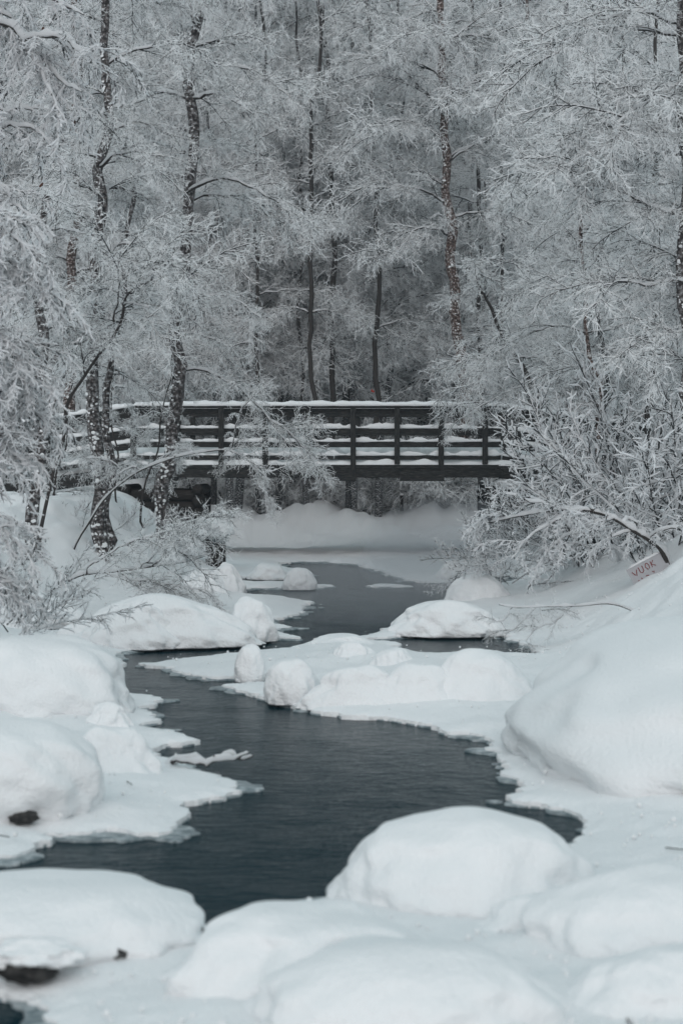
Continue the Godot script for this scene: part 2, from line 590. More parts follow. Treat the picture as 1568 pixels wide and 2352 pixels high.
func ground() -> void:
	water_distance()
	var us := []
	for k in range(-9, 0): us.append(-0.225 + k * 0.06)
	for k in 431: us.append(-0.225 + 0.45 * k / 430.0)
	for k in range(1, 10): us.append(0.225 + k * 0.06)
	var zs := [1.0, 1.8, 2.6, 3.2]
	var z := 3.7
	while z < 35.0:
		zs.append(z)
		z *= 1.0045
	while z < 160.0:
		zs.append(z)
		z *= 1.02
	var v := PackedVector3Array()
	var ev := PackedFloat32Array()
	var rv := PackedFloat32Array()
	var cols := us.size()
	for zz in zs:
		var d: float = zz
		var spread := maxf(1.0, 5.0 / d)
		for u in us:
			var x: float = u * d * spread
			var e := 9.0
			var rim := -9.0
			if d < 36.0 and absf(x) < 6.9:
				e = to_water(x, d)
				if e < 1.5:
					var amp := 0.035 + 0.0035 * d
					e += -0.035 - 0.003 * d + amp * nb.get_noise_2d(x * 1.6, d * 3.2) + amp * 0.7 * nc.get_noise_2d(x * 1.2, d * 4.0 + 7.0) + amp * 0.35 * nc.get_noise_2d(x * 3.5, d * 10.0)
					rim = e + (0.07 + 0.005 * d) * maxf(0.0, nb.get_noise_2d(x * 1.4 + 40.0, d * 2.4) * 1.6 + 0.1) + 0.03 * nc.get_noise_2d(x * 4.0, d * 7.0)
			var h := height(x, d)
			var shelf := 0.022 + 0.02 * smoothstep(0.0, 0.1, e) + 0.03 * smoothstep(0.05, 0.4, e) + 0.06 * smoothstep(0.2, 1.4, e)
			shelf += 0.035 * smoothstep(0.05, 0.5, e) * nb.get_noise_2d(x * 1.6, d * 1.6)
			v.append(Vector3(x, shelf + h * smoothstep(0.0, 0.9, e), -d))
			ev.append(e)
			rv.append(rim)
	tag(part("snow_ground", clipped(v, ev, cols, 0.06), M.snow, self), "", "", "", "structure")
	var flat := v.duplicate()
	for k in flat.size():
		flat[k].y = 0.004 + 0.014 * clampf(rv[k] * 6.0, 0.0, 1.0) + 0.003 * nc.get_noise_2d(v[k].x * 4.0, v[k].z * 4.0)
		if ev[k] > 0.12: rv[k] = -1.0
	tag(part("thin_ice", clipped(flat, rv, cols, 0.02), M.ice, self), "", "", "", "structure")
	# the water: one sheet with low real ripples
	var wv := PackedVector3Array()
	var wi := PackedInt32Array()
	var nx := 150
	var rows := []
	z = 2.0
	while z < 46.0:
		rows.append(z)
		z *= 1.012
	for zz in rows:
		var d: float = zz
		for i in nx + 1:
			var x: float = (float(i) / nx - 0.5) * 2.0 * (0.24 * d + 2.0)
			var y := 0.006 * nb.get_noise_2d(x * 1.3, d * 3.0) + 0.003 * nc.get_noise_2d(x * 1.5, d * 5.0)
			wv.append(Vector3(x, y - 0.006, -d))
	for j in rows.size() - 1:
		for i in nx:
			var a := j * (nx + 1) + i
			wi.append_array([a, a + nx + 1, a + 1, a + 1, a + nx + 1, a + nx + 2])
	tag(part("water", smooth_mesh(wv, wi), M.water, self), "", "", "", "structure")

# ---------------------------------------------------------------- boulders under snow
func snow_cap(rx: float, rz: float, h: float, k: float, seed_n: float, rough := 1.0, flare := 0.0) -> ArrayMesh:
	var v := PackedVector3Array()
	var idx := PackedInt32Array()
	var rings := 44
	var sides := 110
	for j in rings + 1:
		var t := float(j) / rings
		var span := lerpf(0.64, 0.5, minf(1.0, flare * 2.0))
		var phi := t * PI * span
		var low := smoothstep(0.45, 1.0, t)
		var under := smoothstep(0.7, 0.95, t) * rough
		for i in sides:
			var a := TAU * i / sides
			var s := pow(sin(phi), 0.84)
			var y := (cos(phi) - cos(PI * span)) / (1.0 - cos(PI * span))
			var p := Vector3(cos(a) * s, y, sin(a) * s)
			var q := p + Vector3(seed_n * 7.3, seed_n * 3.1, seed_n)
			var out := 1.0 + k * 0.34 * na.get_noise_3dv(q * 4.5) + 0.05 * k * nb.get_noise_3dv(q * 2.0) + flare * smoothstep(0.55, 1.0, t)
			out += low * rough * (0.06 * nb.get_noise_3d(q.x * 2.6, q.y * 1.6, q.z * 2.6) + 0.02 * nc.get_noise_3d(q.x * 3.0, q.y * 2.2, q.z * 3.0)) + under * 0.05 * nc.get_noise_3d(q.x * 5.0, q.y * 3.0, q.z * 5.0)
			var yy := y * h * (1.0 + 0.25 * k * na.get_noise_3d(q.x * 2.0, 5.0, q.z * 2.0))
			v.append(Vector3(p.x * rx * out, yy, p.z * rz * out))
	for j in rings:
		for i in sides:
			var a := j * sides + i
			var b := j * sides + (i + 1) % sides
			idx.append_array([a, b, a + sides, b, b + sides, a + sides])
	var c := v.size()
	v.append(Vector3(0, h * 0.2, 0))
	for i in sides:
		idx.append_array([c, rings * sides + i, rings * sides + (i + 1) % sides])
	# winding is outward when seen from above: flip
	for q in range(0, idx.size(), 3):
		var s := idx[q + 1]
		idx[q + 1] = idx[q + 2]
		idx[q + 2] = s
	return smooth_mesh(v, idx)

func boulder_shape(rx: float, rz: float, h: float, seed_n: float) -> ArrayMesh:
	var v := PackedVector3Array()
	var idx := PackedInt32Array()
	var rings := 12
	var sides := 26
	for j in rings + 1:
		var phi := PI * j / rings
		for i in sides:
			var a := TAU * i / sides
			var p := Vector3(cos(a) * sin(phi), cos(phi), sin(a) * sin(phi))
			var k := 1.0 + 0.35 * nb.get_noise_3dv(p * 1.6 + Vector3.ONE * seed_n)
			v.append(Vector3(p.x * rx, p.y * h, p.z * rz) * k)
	for j in rings:
		for i in sides:
			var a := j * sides + i
			var b := j * sides + (i + 1) % sides
			idx.append_array([a, a + sides, b, b, a + sides, b + sides])
	return smooth_mesh(v, idx)

# x0..x1: its width in the picture's units, top and foot likewise; foot is where its front meets the ice
func mound(x0: float, x1: float, top: float, foot: float, label: String, seed_n: float, depth := 0.8, k := 1.0, rough := 1.0, peeping := 0.0, level := 0.04, flare := 0.0, called := "snow_covered_boulder", group := "") -> Node3D:
	var xm := (x0 + x1) / 2
	var front := on_level(xm, foot, level)
	var rx0 := (x1 - x0) / 2 * -front.z / FOCAL
	var dist := -front.z + rx0 * depth * 0.92
	var rx := (x1 - x0) / 2 * dist / FOCAL * 0.97
	var rz := rx * depth
	var peak := at(xm, top, dist)
	var h := maxf(0.08, peak.y - level + 0.03)
	var o := thing(called, label, "boulder", Vector3(peak.x, level - 0.03, -dist), seed_n, group)
	var m := snow_cap(rx / (1.0 + flare * 0.35), rz / (1.0 + flare * 0.35), h, k, seed_n, rough, flare)
	# the widths are measured across the picture, so the turn is undone for its shape
	o.rotation.y = 0.0
	part("snow_cap", m, M.snow, o)
	part("stone", boulder_shape(rx * 0.62 / (1.0 + flare * 0.6), rz * 0.62 / (1.0 + flare * 0.6), h * 0.36, seed_n), M.stone, o, Vector3(0, h * 0.08, 0))
	for q in int(peeping):  # dark stones added along the front foot to read as shaded gaps
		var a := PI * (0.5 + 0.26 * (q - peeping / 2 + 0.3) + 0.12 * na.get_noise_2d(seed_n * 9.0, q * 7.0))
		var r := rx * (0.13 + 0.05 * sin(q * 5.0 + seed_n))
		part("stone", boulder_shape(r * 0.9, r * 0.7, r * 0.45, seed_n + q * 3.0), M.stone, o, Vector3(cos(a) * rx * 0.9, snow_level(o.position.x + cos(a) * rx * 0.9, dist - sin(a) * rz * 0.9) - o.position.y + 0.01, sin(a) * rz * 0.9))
	return o

func boulders() -> void:
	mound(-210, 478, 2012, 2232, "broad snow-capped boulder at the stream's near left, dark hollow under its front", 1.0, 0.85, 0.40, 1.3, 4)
	mound(770, 1368, 1872, 2125, "big snow dome standing between the dark pool and the near right snow", 2.0, 0.8, 0.44, 1.3, 0, 0.04, 0.1)
	mound(400, 1010, 2078, 2330, "low wide snow hump in front of the pool's near end, left of the big dome", 3.0, 0.8, 0.72, 1.3, 0, 0.04, 0.3)
	mound(560, 1312, 2165, 2460, "rounded snow hump nearest the viewer at the bottom middle", 4.0, 0.8, 0.48, 1.3, 0, 0.04, 0.15)
	mound(1060, 1420, 2060, 2200, "small snow shoulder against the right foot of the big dome", 5.5, 0.8, 0.64, 1.3, 0, 0.04, 0.6)
	mound(1190, 1760, 2010, 2265, "lumpy snow hump with frosted cracks at the near right edge", 5.0, 0.8, 0.56, 1.8, 0)
	mound(1250, 1800, 2180, 2420, "low snow hump in the bottom right corner", 5.7, 0.8, 0.64, 1.3, 0, 0.04, 0.6)
	var big := thing("snow_drift", "largest snow mass, one smooth white drift filling the right bank beside the dark pool", "snow drift", Vector3(2.58, 0.0, -9.85))
	part("snow_cap", snow_cap(1.46, 2.1, 0.78, 0.4, 6.0, 0.8, 0.1), M.snow, big)
	part("stone", boulder_shape(1.0, 1.6, 0.4, 6.0), M.stone, big)
	mound(-150, 304, 1456, 1660, "tall rounded snow boulder at the left edge with a frosty undercut side", 8.0, 0.8, 0.40, 1.6, 0, 0.04, 0.05)
	mound(-230, 242, 1658, 1900, "snow boulder at the left edge with dark stones added as shaded gaps at its foot", 9.0, 0.8, 0.40, 1.4, 2)
	mound(150, 365, 1668, 1795, "smaller snow lump leaning on the right side of the left edge boulder", 10.0, 0.8, 0.72, 1.4, 0, 0.04, 0.4)
	mound(200, 300, 1612, 1672, "little snow lump at the foot of the tall rounded boulder", 10.4, 0.8, 0.72, 1.0, 0, 0.04, 0.3)
	mound(537, 611, 1480, 1562, "small round snow knob on the ice shelf in mid-stream", 11.0, 0.9, 0.4, 0.6, 0, 0.04, 0.0)
	mound(603, 733, 1514, 1612, "round snow ball at the left end of the row across the stream", 12.0, 0.9, 0.4, 0.8, 0, 0.04, 0.0)
	mound(705, 950, 1532, 1624, "snow hump second from the left in the row across the stream", 13.0, 0.5, 0.56, 1.0, 0, 0.04, 0.4)
	mound(850, 1070, 1528, 1626, "snow hump in the middle of the row", 14.0, 0.55, 0.48, 1.2, 0, 0.04, 0.4)
	mound(975, 1225, 1489, 1626, "tall snow hump at the right end of the row across the stream", 15.0, 0.65, 0.48, 1.0, 0, 0.04, 0.4)
	mound(850, 955, 1484, 1545, "snow hump behind the middle of the row across the stream", 16.0, 0.8, 0.56, 1.0, 0, 0.04, 0.3)
	mound(750, 870, 1472, 1530, "small twin snow hump beside the narrow water behind the row", 17.0, 0.8, 0.72, 1.0, 0, 0.04, 0.4)
	mound(700, 860, 1455, 1486, "flat snow hump on the ledge below the far pool", 17.5, 0.8, 0.72, 1.0, 0, 0.04, 0.5)
	mound(165, 570, 1368, 1482, "long snow-covered boulder on the left side of the stream below the fallen branch", 18.0, 0.45, 0.56, 1.2, 0, 0.04, 0.3)
	mound(205, 420, 1392, 1486, "lumpy front of snow before the long boulder at left", 18.5, 0.6, 0.88, 1.6, 0, 0.04, 0.4)
	mound(520, 634, 1374, 1470, "round snow hump at the right end of the long left boulder", 19.0, 0.8, 0.56, 1.0, 0, 0.04, 0.12)
	mound(649, 727, 1305, 1351, "lone round snow boulder standing in the far pool", 20.0, 0.8, 0.40, 1.0, 0, 0.04, 0.15)
	mound(573, 660, 1293, 1328, "flat snow boulder at the far left of the far pool", 21.0, 0.8, 0.48, 1.0, 0, 0.04, 0.3)
	mound(1022, 1168, 1319, 1386, "smooth snow dome at the far right of the far pool", 22.0, 0.8, 0.32, 1.0, 0, 0.04, 0.15)
	mound(903, 1150, 1378, 1458, "long snow dome on the right shore of the far pool", 23.0, 0.7, 0.56, 1.2, 0, 0.04, 0.25)
	mound(1003, 1095, 1285, 1332, "pale snow boulder in the steam at the right", 24.0, 0.8, 0.40, 1.0, 0, 0.04, 0.2)
	mound(478, 560, 1290, 1362, "snow lump below the wooden pile on the left shore", 25.0, 0.8, 0.72, 1.2, 0, 0.04, 0.3)
	mound(400, 520, 1305, 1375, "snow hump under the frosted twigs on the left shore", 26.0, 0.8, 0.72, 1.2, 0, 0.04, 0.3)
	mound(-60, 190, 1352, 1440, "snow hump at the left edge behind the hoar-covered boughs", 27.0, 0.6, 0.64, 1.2, 0, 0.04, 0.3)
	var far := [[520, 630, 1228, 1247], [590, 740, 1216, 1244], [680, 860, 1206, 1248], [800, 950, 1212, 1250], [890, 1030, 1218, 1253], [950, 1110, 1204, 1256]]
	var i := 0
	for f in far:
		mound(f[0], f[1], f[2], f[3], "snow lump on the far shore, number %s from the left at the ice edge" % ["one", "two", "three", "four", "five", "six"][i], 30.0 + i, 0.8, 0.64, 0.8, 0, 0.05, 0.4, "snow_covered_boulder", "snow lumps on the far shore")
		i += 1
	for q in [[60, 2226, 0.10, "wide dark stone added as the shaded hollow under the broad near-left boulder"], [1120, 2095, 0.06, "dark stone added as a shaded crevice at the right foot of the big snow dome"], [110, 1424, 0.12, "added dark stone at the water's edge on the far left"]]:
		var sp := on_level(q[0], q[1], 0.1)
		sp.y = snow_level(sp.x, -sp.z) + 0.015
		var so := thing("added_dark_stone", q[3], "stone", sp - Vector3(0, 0, 0.03))  # dark stone added in place of the shade in a crevice under snow
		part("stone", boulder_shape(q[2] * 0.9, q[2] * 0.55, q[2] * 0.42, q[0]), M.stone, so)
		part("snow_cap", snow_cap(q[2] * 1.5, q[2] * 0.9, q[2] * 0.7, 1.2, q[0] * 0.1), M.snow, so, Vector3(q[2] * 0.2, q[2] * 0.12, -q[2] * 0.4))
	# a thin floe adrift in the far pool
	var p := on_level(893, 1348)
	var fl := thing("ice_floe", "thin snowy ice floe drifting alone in the far pool", "ice floe", Vector3(p.x, -0.012, p.z))
	part("snow_layer", snow_cap(0.29, 0.16, 0.055, 0.9, 60.0, 1.0), M.snow, fl)
	part("ice_edge", snow_cap(0.33, 0.2, 0.022, 0.9, 61.0, 0.5), M.ice, fl)

# ---------------------------------------------------------------- the footbridge
func bridge() -> void:
	var z := -30.0
	var b := thing("footbridge", "dark timber footbridge with snow on its rails crossing above the stream", "bridge", Vector3(0, 0, z))
	var px := 30.0 / FOCAL
	var Y := func(y: float) -> float: return at(784, y, 30.0).y
	var X := func(x: float) -> float: return (x - 784.0) * px
	var x0: float = X.call(312)
	var x1: float = X.call(1150)
	var mid := (x0 + x1) / 2
	var len := x1 - x0
	for side in 2:
		var dz := -1.9 * side
		var face := 1.0 if side == 0 else -1.0
		# boards: picture heights of top and bottom edge
		part("handrail", beam(Vector3(len, Y.call(932) - Y.call(937.5), 0.17)), M.wood, b, Vector3(mid, (Y.call(932) + Y.call(937.5)) / 2, dz))
		for r in [[938.2, 951], [983, 996], [1014, 1027.5], [1045.5, 1056]]:
			part("rail_board", beam(Vector3(len, Y.call(r[0]) - Y.call(r[1]), 0.04)), M.wood, b, Vector3(mid, (Y.call(r[0]) + Y.call(r[1])) / 2, dz - 0.02 * face))
		for k in range(-7, 4):
			var x: float = X.call(1012 + k * 100.6) + 0.1 * side
			if x < x0 - 0.1 or x > x1: continue
			var long := (k == 0 or k == -2) and side == 0
			var foot: float = Y.call(1100.0 if long else 1066.0) if k > -3 else Y.call(1068.0)
			if k == -4 or k == -3: foot = Y.call(1098)
			var top: float = Y.call(938.2)
			part("post", upright(Vector3(0.098, top - foot, 0.085)), M.post_wood, b, Vector3(x, (top + foot) / 2, dz + 0.0455 * face))
		# snow lying along the rails
		var line := PackedVector3Array()
		for i in 121: line.append(Vector3(x0 - 0.04 + (len + 0.08) * i / 120.0, Y.call(932) + 0.002, dz))
		part("snow_ridge", ridge(line, 0.1, 0.1, 0.085, 0.08, 0.0, 0.3, 1.6), M.snow, b)
		for r in [983.0, 1014.0, 1045.5]:
			line = PackedVector3Array()
			for i in 121: line.append(Vector3(x0 + len * i / 120.0, Y.call(r) + 0.002, dz - 0.02 * face))
			part("snow_ridge", ridge(line, 0.034, 0.034, 0.05, 0.06, 0.0, 1.0, 2.0), M.snow, b)
	# deck, edge planks, girders
	part("deck", beam(Vector3(len + 0.6, 0.06, 1.96)), M.wood, b, Vector3(mid, Y.call(1071), -0.95))
	for side in 2:
		part("edge_beam", beam(Vector3(len + 0.5, Y.call(1067.5) - Y.call(1077), 0.08)), M.wood, b, Vector3(mid, (Y.call(1067.5) + Y.call(1077)) / 2, 0.045 if side == 0 else -1.945))
		part("girder", beam(Vector3(len + 0.5, Y.call(1077.3) - Y.call(1097), 0.2)), M.wood, b, Vector3(mid, (Y.call(1077.3) + Y.call(1097)) / 2, -0.02 if side == 0 else -1.88))
	part("girder_plate", beam(Vector3(X.call(1019) - X.call(917), Y.call(1082) - Y.call(1105), 0.05)), M.wood, b, Vector3((X.call(1019) + X.call(917)) / 2, (Y.call(1082) + Y.call(1105)) / 2, 0.107))
	var slant := part("girder_plate", beam(Vector3(X.call(818) - X.call(706), 0.13, 0.05)), M.wood, b, Vector3((X.call(818) + X.call(706)) / 2, Y.call(1095), 0.107))
	slant.rotation.z = -0.05
	# deep snow on the deck
	var v := PackedVector3Array()
	var idx := PackedInt32Array()
	var nx := 160
	var prof := [0.0, 0.03, 0.12, 0.3, 0.55, 0.95, 1.35, 1.6, 1.78, 1.87, 1.9]
	var hs := [0.0, 0.06, 0.10, 0.22, 0.34, 0.36, 0.34, 0.22, 0.10, 0.06, 0.0]
	var floor_y: float = Y.call(1068.0)
	for i in nx + 1:
		var x := x0 - 0.2 + (len + 0.4) * i / nx
		for j in prof.size():
			var bump := 1.0 + 0.55 * nb.get_noise_2d(x * 1.2, prof[j] * 2.0) + 0.35 * nc.get_noise_2d(x * 1.5, prof[j] * 3.0)
			if j == 1 or j == 2: bump = maxf(0.15, 0.9 + 1.3 * nb.get_noise_2d(x * 1.4, 9.0))
			v.append(Vector3(x, floor_y + hs[j] * bump, 0.06 - prof[j]))
	var w := prof.size()
	for i in nx:
		for j in w - 1:
			var a := i * w + j
			idx.append_array([a, a + 1, a + w, a + 1, a + w + 1, a + w])
	part("deck_snow", smooth_mesh(v, idx), M.snow, b)
	# sloping ramps at both ends
	for end in 2:
		var s := -1.0 if end == 0 else 1.0
		var ex := x0 if end == 0 else x1
		var run := 2.6
		var drop := 0.38
		for side in 2:
			var dz := -1.9 * side
			for r in [[932.0, 951.0], [983.0, 996.0], [1014.0, 1027.5], [1045.5, 1056.0], [1068.0, 1097.0]]:
				var y0: float = (Y.call(r[0]) + Y.call(r[1])) / 2
				var th: float = Y.call(r[0]) - Y.call(r[1])
				var bd := part("ramp_board", beam(Vector3(sqrt(run * run + drop * drop), th, 0.05 if r[0] < 1060 else 0.2)), M.wood, b, Vector3(ex + s * (run / 2 + 0.02), y0 - drop / 2, dz))
				bd.rotation.z = -s * atan2(drop, run)
				var line := PackedVector3Array()
				for i in 41: line.append(Vector3(ex + s * run * i / 40.0, Y.call(r[0]) - drop * i / 40.0, dz))
				if r[0] < 1060: part("snow_ridge", ridge(line, 0.05 if r[0] > 940 else 0.09, 0.05, 0.07, 0.07, 0.0, 0.4, 2.5), M.snow, b)
			for k in 3:
				var x := ex + s * (0.75 + k * 0.8)
				part("post", upright(Vector3(0.095, 1.16, 0.085)), M.post_wood, b, Vector3(x, Y.call(1012) - drop * (0.75 + k * 0.8) / run, dz + (0.07 if side == 0 else -0.07)))
		var line2 := PackedVector3Array()
		for i in 41: line2.append(Vector3(ex + s * run * i / 40.0, floor_y - 0.05 - drop * i / 40.0, -0.95))
		part("ramp_snow", ridge(line2, 0.9, 0.9, 0.42, 0.4, 0.0, 0.25, 1.0), M.snow, b)
	# log cribs that carry the ends
	var crib := func(label: String, c: Vector3, wx: float, wz: float, low: float, high: float) -> void:
		var o := thing("log_abutment", label, "abutment", c)
		var n := int((high - low) / 0.21)
		for k in n:
			var y := low + 0.105 + k * 0.21
			for q in 2:
				var g := part("log", tube(PackedVector3Array([Vector3(-wx / 2 - 0.1, y, 0), Vector3(0, y + 0.01, 0), Vector3(wx / 2 + 0.1, y, 0)]), 0.108, 0.1, 10, 0.06), M.log, o, Vector3(0, 0, wz / 2 if q == 0 else -wz / 2))
				g.rotation.x = 0.0
				part("log", tube(PackedVector3Array([Vector3(0, y + 0.1, -wz / 2 - 0.15), Vector3(0, y + 0.1, 0), Vector3(0, y + 0.1, wz / 2 + 0.15)]), 0.1, 0.105, 10, 0.06), M.log, o, Vector3(-wx / 2 if q == 0 else wx / 2, 0, 0))
	crib.call("dark log crib carrying the footbridge's left end on the bank", Vector3(X.call(372), 0, z - 0.8), 1.3, 1.5, 0.45, 1.42)
	crib.call("brown log crib under the footbridge's right end behind the frosted shrub", Vector3(X.call(1195), 0, z - 0.4), 1.15, 1.5, -0.2, 1.42)

# ---------------------------------------------------------------- trees
var WEEP := []      # whole boughs of the birches
var FINE := []      # sprays of fine twigs
var FAT := []       # sprays thick with hoar
var STEM := []      # shrub stems
var TRUNKS := []
var hoar := 0.0      # how much more of the twigs is frosted all round
var CRUMB: Mesh

func twig_kinds() -> void:
	CRUMB = boulder_shape(1.0, 1.0, 1.0, 4.0)
	CRUMB.surface_set_material(0, M.snow)
	var weep := {"len": [2.6, 1.15, 0.5, 0.22], "segs": [8, 6, 4, 3], "gap": [0.10, 0.07, 0.07], "start": [0.25, 0.06, 0.05], "angle": [0.9, 0.85, 0.8], "roll": [1.2, 1.6, 1.6], "droop": [0.40, 0.5, 0.55, 0.5], "sag": [0.1, 0.2, 0.1], "fade": [0.45, 0.3, 0.2], "jit": [0.10, 0.14, 0.16, 0.17],
		"fh": [0.028, 0.0145, 0.0095, 0.008], "w": [0.013, 0.007, 0.0046, 0.004], "bh": [0.048, 0.02, 0.008, 0.005]}
	hoar = 0.25
	WEEP = variants(weep, Vector3(1, 0.7, 0), 6, M.frost, M.twig)
	var fine := {"len": [1.05, 0.52, 0.25, 0.12], "segs": [6, 5, 4, 2], "gap": [0.065, 0.055, 0.06], "start": [0.03, 0.03, 0.03], "angle": [0.8, 0.8, 0.8], "roll": [1.4, 1.6, 1.6], "droop": [0.5, 0.6, 0.7, 0.7], "sag": [0.2, 0.2, 0.15], "fade": [0.4, 0.2, 0.2], "jit": [0.12, 0.15, 0.17, 0.18],
		"fh": [0.013, 0.0082, 0.0064, 0.0056], "w": [0.0065, 0.0042, 0.0033, 0.0029], "bh": [0.017, 0.009, 0.0046, 0.0033]}
	hoar = 0.05
	FINE = variants(fine, Vector3(1, 0.1, 0), 5, M.frost, M.twig)
	var fat := {"len": [0.85, 0.3, 0.11], "segs": [6, 4, 2], "gap": [0.055, 0.045], "start": [0.03, 0.02], "angle": [0.6, 0.8], "roll": [1.0, 1.2], "droop": [1.0, 1.6, 0.6], "sag": [0.4, 0.3], "fade": [0.3, 0.2], "jit": [0.12, 0.16, 0.2],
		"fh": [0.026, 0.019, 0.015], "w": [0.015, 0.0115, 0.009], "bh": [0.006, 0.004, 0.003]}
	FAT = variants(fat, Vector3(1, 0.0, 0), 4, M.hoar, M.twig)
	var stem := {"len": [1.5, 0.42, 0.14], "segs": [8, 4, 3], "gap": [0.06, 0.045], "start": [0.2, 0.04], "angle": [0.75, 0.8], "roll": [1.5, 1.2], "droop": [0.1, 0.15, 0.2], "sag": [-0.2, 0.0], "fade": [0.5, 0.2], "jit": [0.09, 0.14, 0.2],
		"fh": [0.018, 0.014, 0.012], "w": [0.011, 0.009, 0.007], "bh": [0.012, 0.005, 0.003]}
	STEM = variants(stem, Vector3(0.25, 1, 0), 5, M.hoar, M.twig)
	for k in 6:
		var pts := PackedVector3Array()
		var lean := Vector2(rng.randfn(), rng.randfn()) * 0.03
		for i in 25:
			var y := i * 0.75
			pts.append(Vector3(lean.x * y + 0.25 * na.get_noise_2d(y * 0.35, k * 20.0) * minf(1.0, y), y, lean.y * y + 0.25 * na.get_noise_2d(y * 0.35, k * 20.0 + 9.0) * minf(1.0, y)))
		TRUNKS.append([tube(pts, 0.16, 0.03, 9, 0.3), pts])

func frame_of(p: Vector3, yaw: float, pitch: float, scale: float) -> Transform3D:
	return Transform3D(Basis(Vector3.UP, yaw) * Basis(Vector3.BACK, pitch) * Basis().scaled(Vector3.ONE * scale), p)

func forest_tree(p: Vector3, size: float, low: float, boughs: int, label: String, group: String, which: int, bark: Material, most := 99.0) -> void:
	var tall := minf(17.5 * size if most > 90.0 else most, minf(most, (2.6 + 0.285 * -p.z) * rng.randf_range(0.9, 1.12) - p.y))
	var turn := rng.randf() * TAU
	var o := thing("frosted_birch", label, "tree", p, turn, group)
	var t = TRUNKS[which % TRUNKS.size()]
	var tr := part("trunk", t[0], bark, o)
	tr.scale = Vector3(size, minf(size, (tall + 0.6) / 18.0), size)
	var pts: PackedVector3Array = t[1]
	var places := []
	var yaw := rng.randf() * TAU
	for i in boughs:
		var f := float(i) / boughs
		var y := lerpf(low, tall, pow(f, 1.1))
		var k := clampf(y / tr.scale.y / 0.75, 0.0, 23.9)
		var at_p := pts[int(k)].lerp(pts[int(k) + 1], k - int(k)) * tr.scale
		yaw += 2.4 + rng.randfn() * 0.4
		places.append(frame_of(at_p, yaw, rng.randfn() * 0.2 + 0.15 * (1.0 - f), size * (1.3 - 0.55 * f) * (0.6 + 0.7 * rng.randf())))
	crown_of(o, [WEEP[which % 6], WEEP[(which + 2) % 6], WEEP[(which + 3) % 6]], places)

var ranks := {}
func whereabouts(x: float, d: float, kind: String) -> String:
	var px := 784.0 + x / d * FOCAL
	var names := [[0, "beyond the left edge"], [130, "at the left edge"], [300, "over the bridge's left ramp"], [450, "around the pale patchy birch"], [600, "right of the pale patchy birch"], [750, "over the bridge's left half"], [880, "over the middle of the bridge"], [990, "left of the tall reddish birch"], [1100, "around the tall reddish birch"], [1220, "over the bridge's right end"], [1340, "above the leaning stem's foot"], [1460, "around the slim stems at right"], [1568, "at the right edge"], [9999, "beyond the right edge"]]
	var here := ""
	for n in names:
		if px < n[0]:
			here = n[1]
			break
	var k: int = ranks.get(kind + here, 0)
	ranks[kind + here] = k + 1
	return here + ", " + (["nearest one", "second nearest", "third nearest", "fourth nearest", "fifth nearest", "sixth nearest", "seventh nearest", "eighth nearest", "ninth nearest", "tenth nearest", "farthest one"][mini(k, 10)] if kind != "bush" else ["first bush", "second bush", "third bush", "fourth bush"][mini(k, 3)])

func forest() -> void:
	rng.seed = 77
	var spots := []
	var tries := 0
	while spots.size() < 84 and tries < 4000:
		tries += 1
		var d := 40.0 + 58.0 * pow(rng.randf(), 1.25)
		var x := (rng.randf() * 2.0 - 1.0) * (0.235 * d + 1.5)
		var good := true
		for s in spots:
			if Vector2(s.x - x, s.z + d).length() < 1.5 + 0.018 * d: good = false
		if good: spots.append(Vector3(x, 0, -d))
	for q in [[-2.6, 40.5], [-0.6, 41.5], [1.0, 40.2], [2.6, 42.0], [-4.2, 41.0], [0.2, 44.5], [4.6, 40.8], [-1.6, 46.0]]: spots.append(Vector3(q[0], 0, -q[1]))
	spots.sort_custom(func(a, b): return a.z > b.z)
	var i := 0
	for s in spots:
		var d: float = -s.z
		s.y = height(s.x, d) - 0.1
		var where := "left" if s.x < -0.06 * d else ("right" if s.x > 0.07 * d else "middle")
		var deep := d > 52.0
		var label := ("frosted birch deep in the wood, " if deep else "frosted birch close behind the footbridge, ") + whereabouts(s.x, d, "deep" if deep else "close")
		var size := 0.85 + 0.45 * rng.randf()
		forest_tree(s, size, 0.9 + 1.6 * rng.randf() if d > 40.0 else 1.6 + 1.2 * rng.randf(), 46, label, ("deep birches, " if deep else "birches behind the bridge, ") + where, i, M.far_bark if i % 5 else M.red_bark)
		i += 1

func slender_trees() -> void:
	rng.seed = 43
	for i in 16:
		var d := 37.0 + 3.2 * rng.randf()
		var x := -4.2 + 0.56 * i + rng.randf_range(-0.2, 0.2)
		forest_tree(Vector3(x, height(x, d) - 0.1, -d), 0.42 + 0.2 * rng.randf(), 2.6 + rng.randf(), 20, "slender frosted birch just behind the footbridge, " + whereabouts(x, d, "slender"), "slender birches behind the footbridge", i, M.slim_bark if i % 3 else M.far_bark, 8.0 + 3.0 * rng.randf())

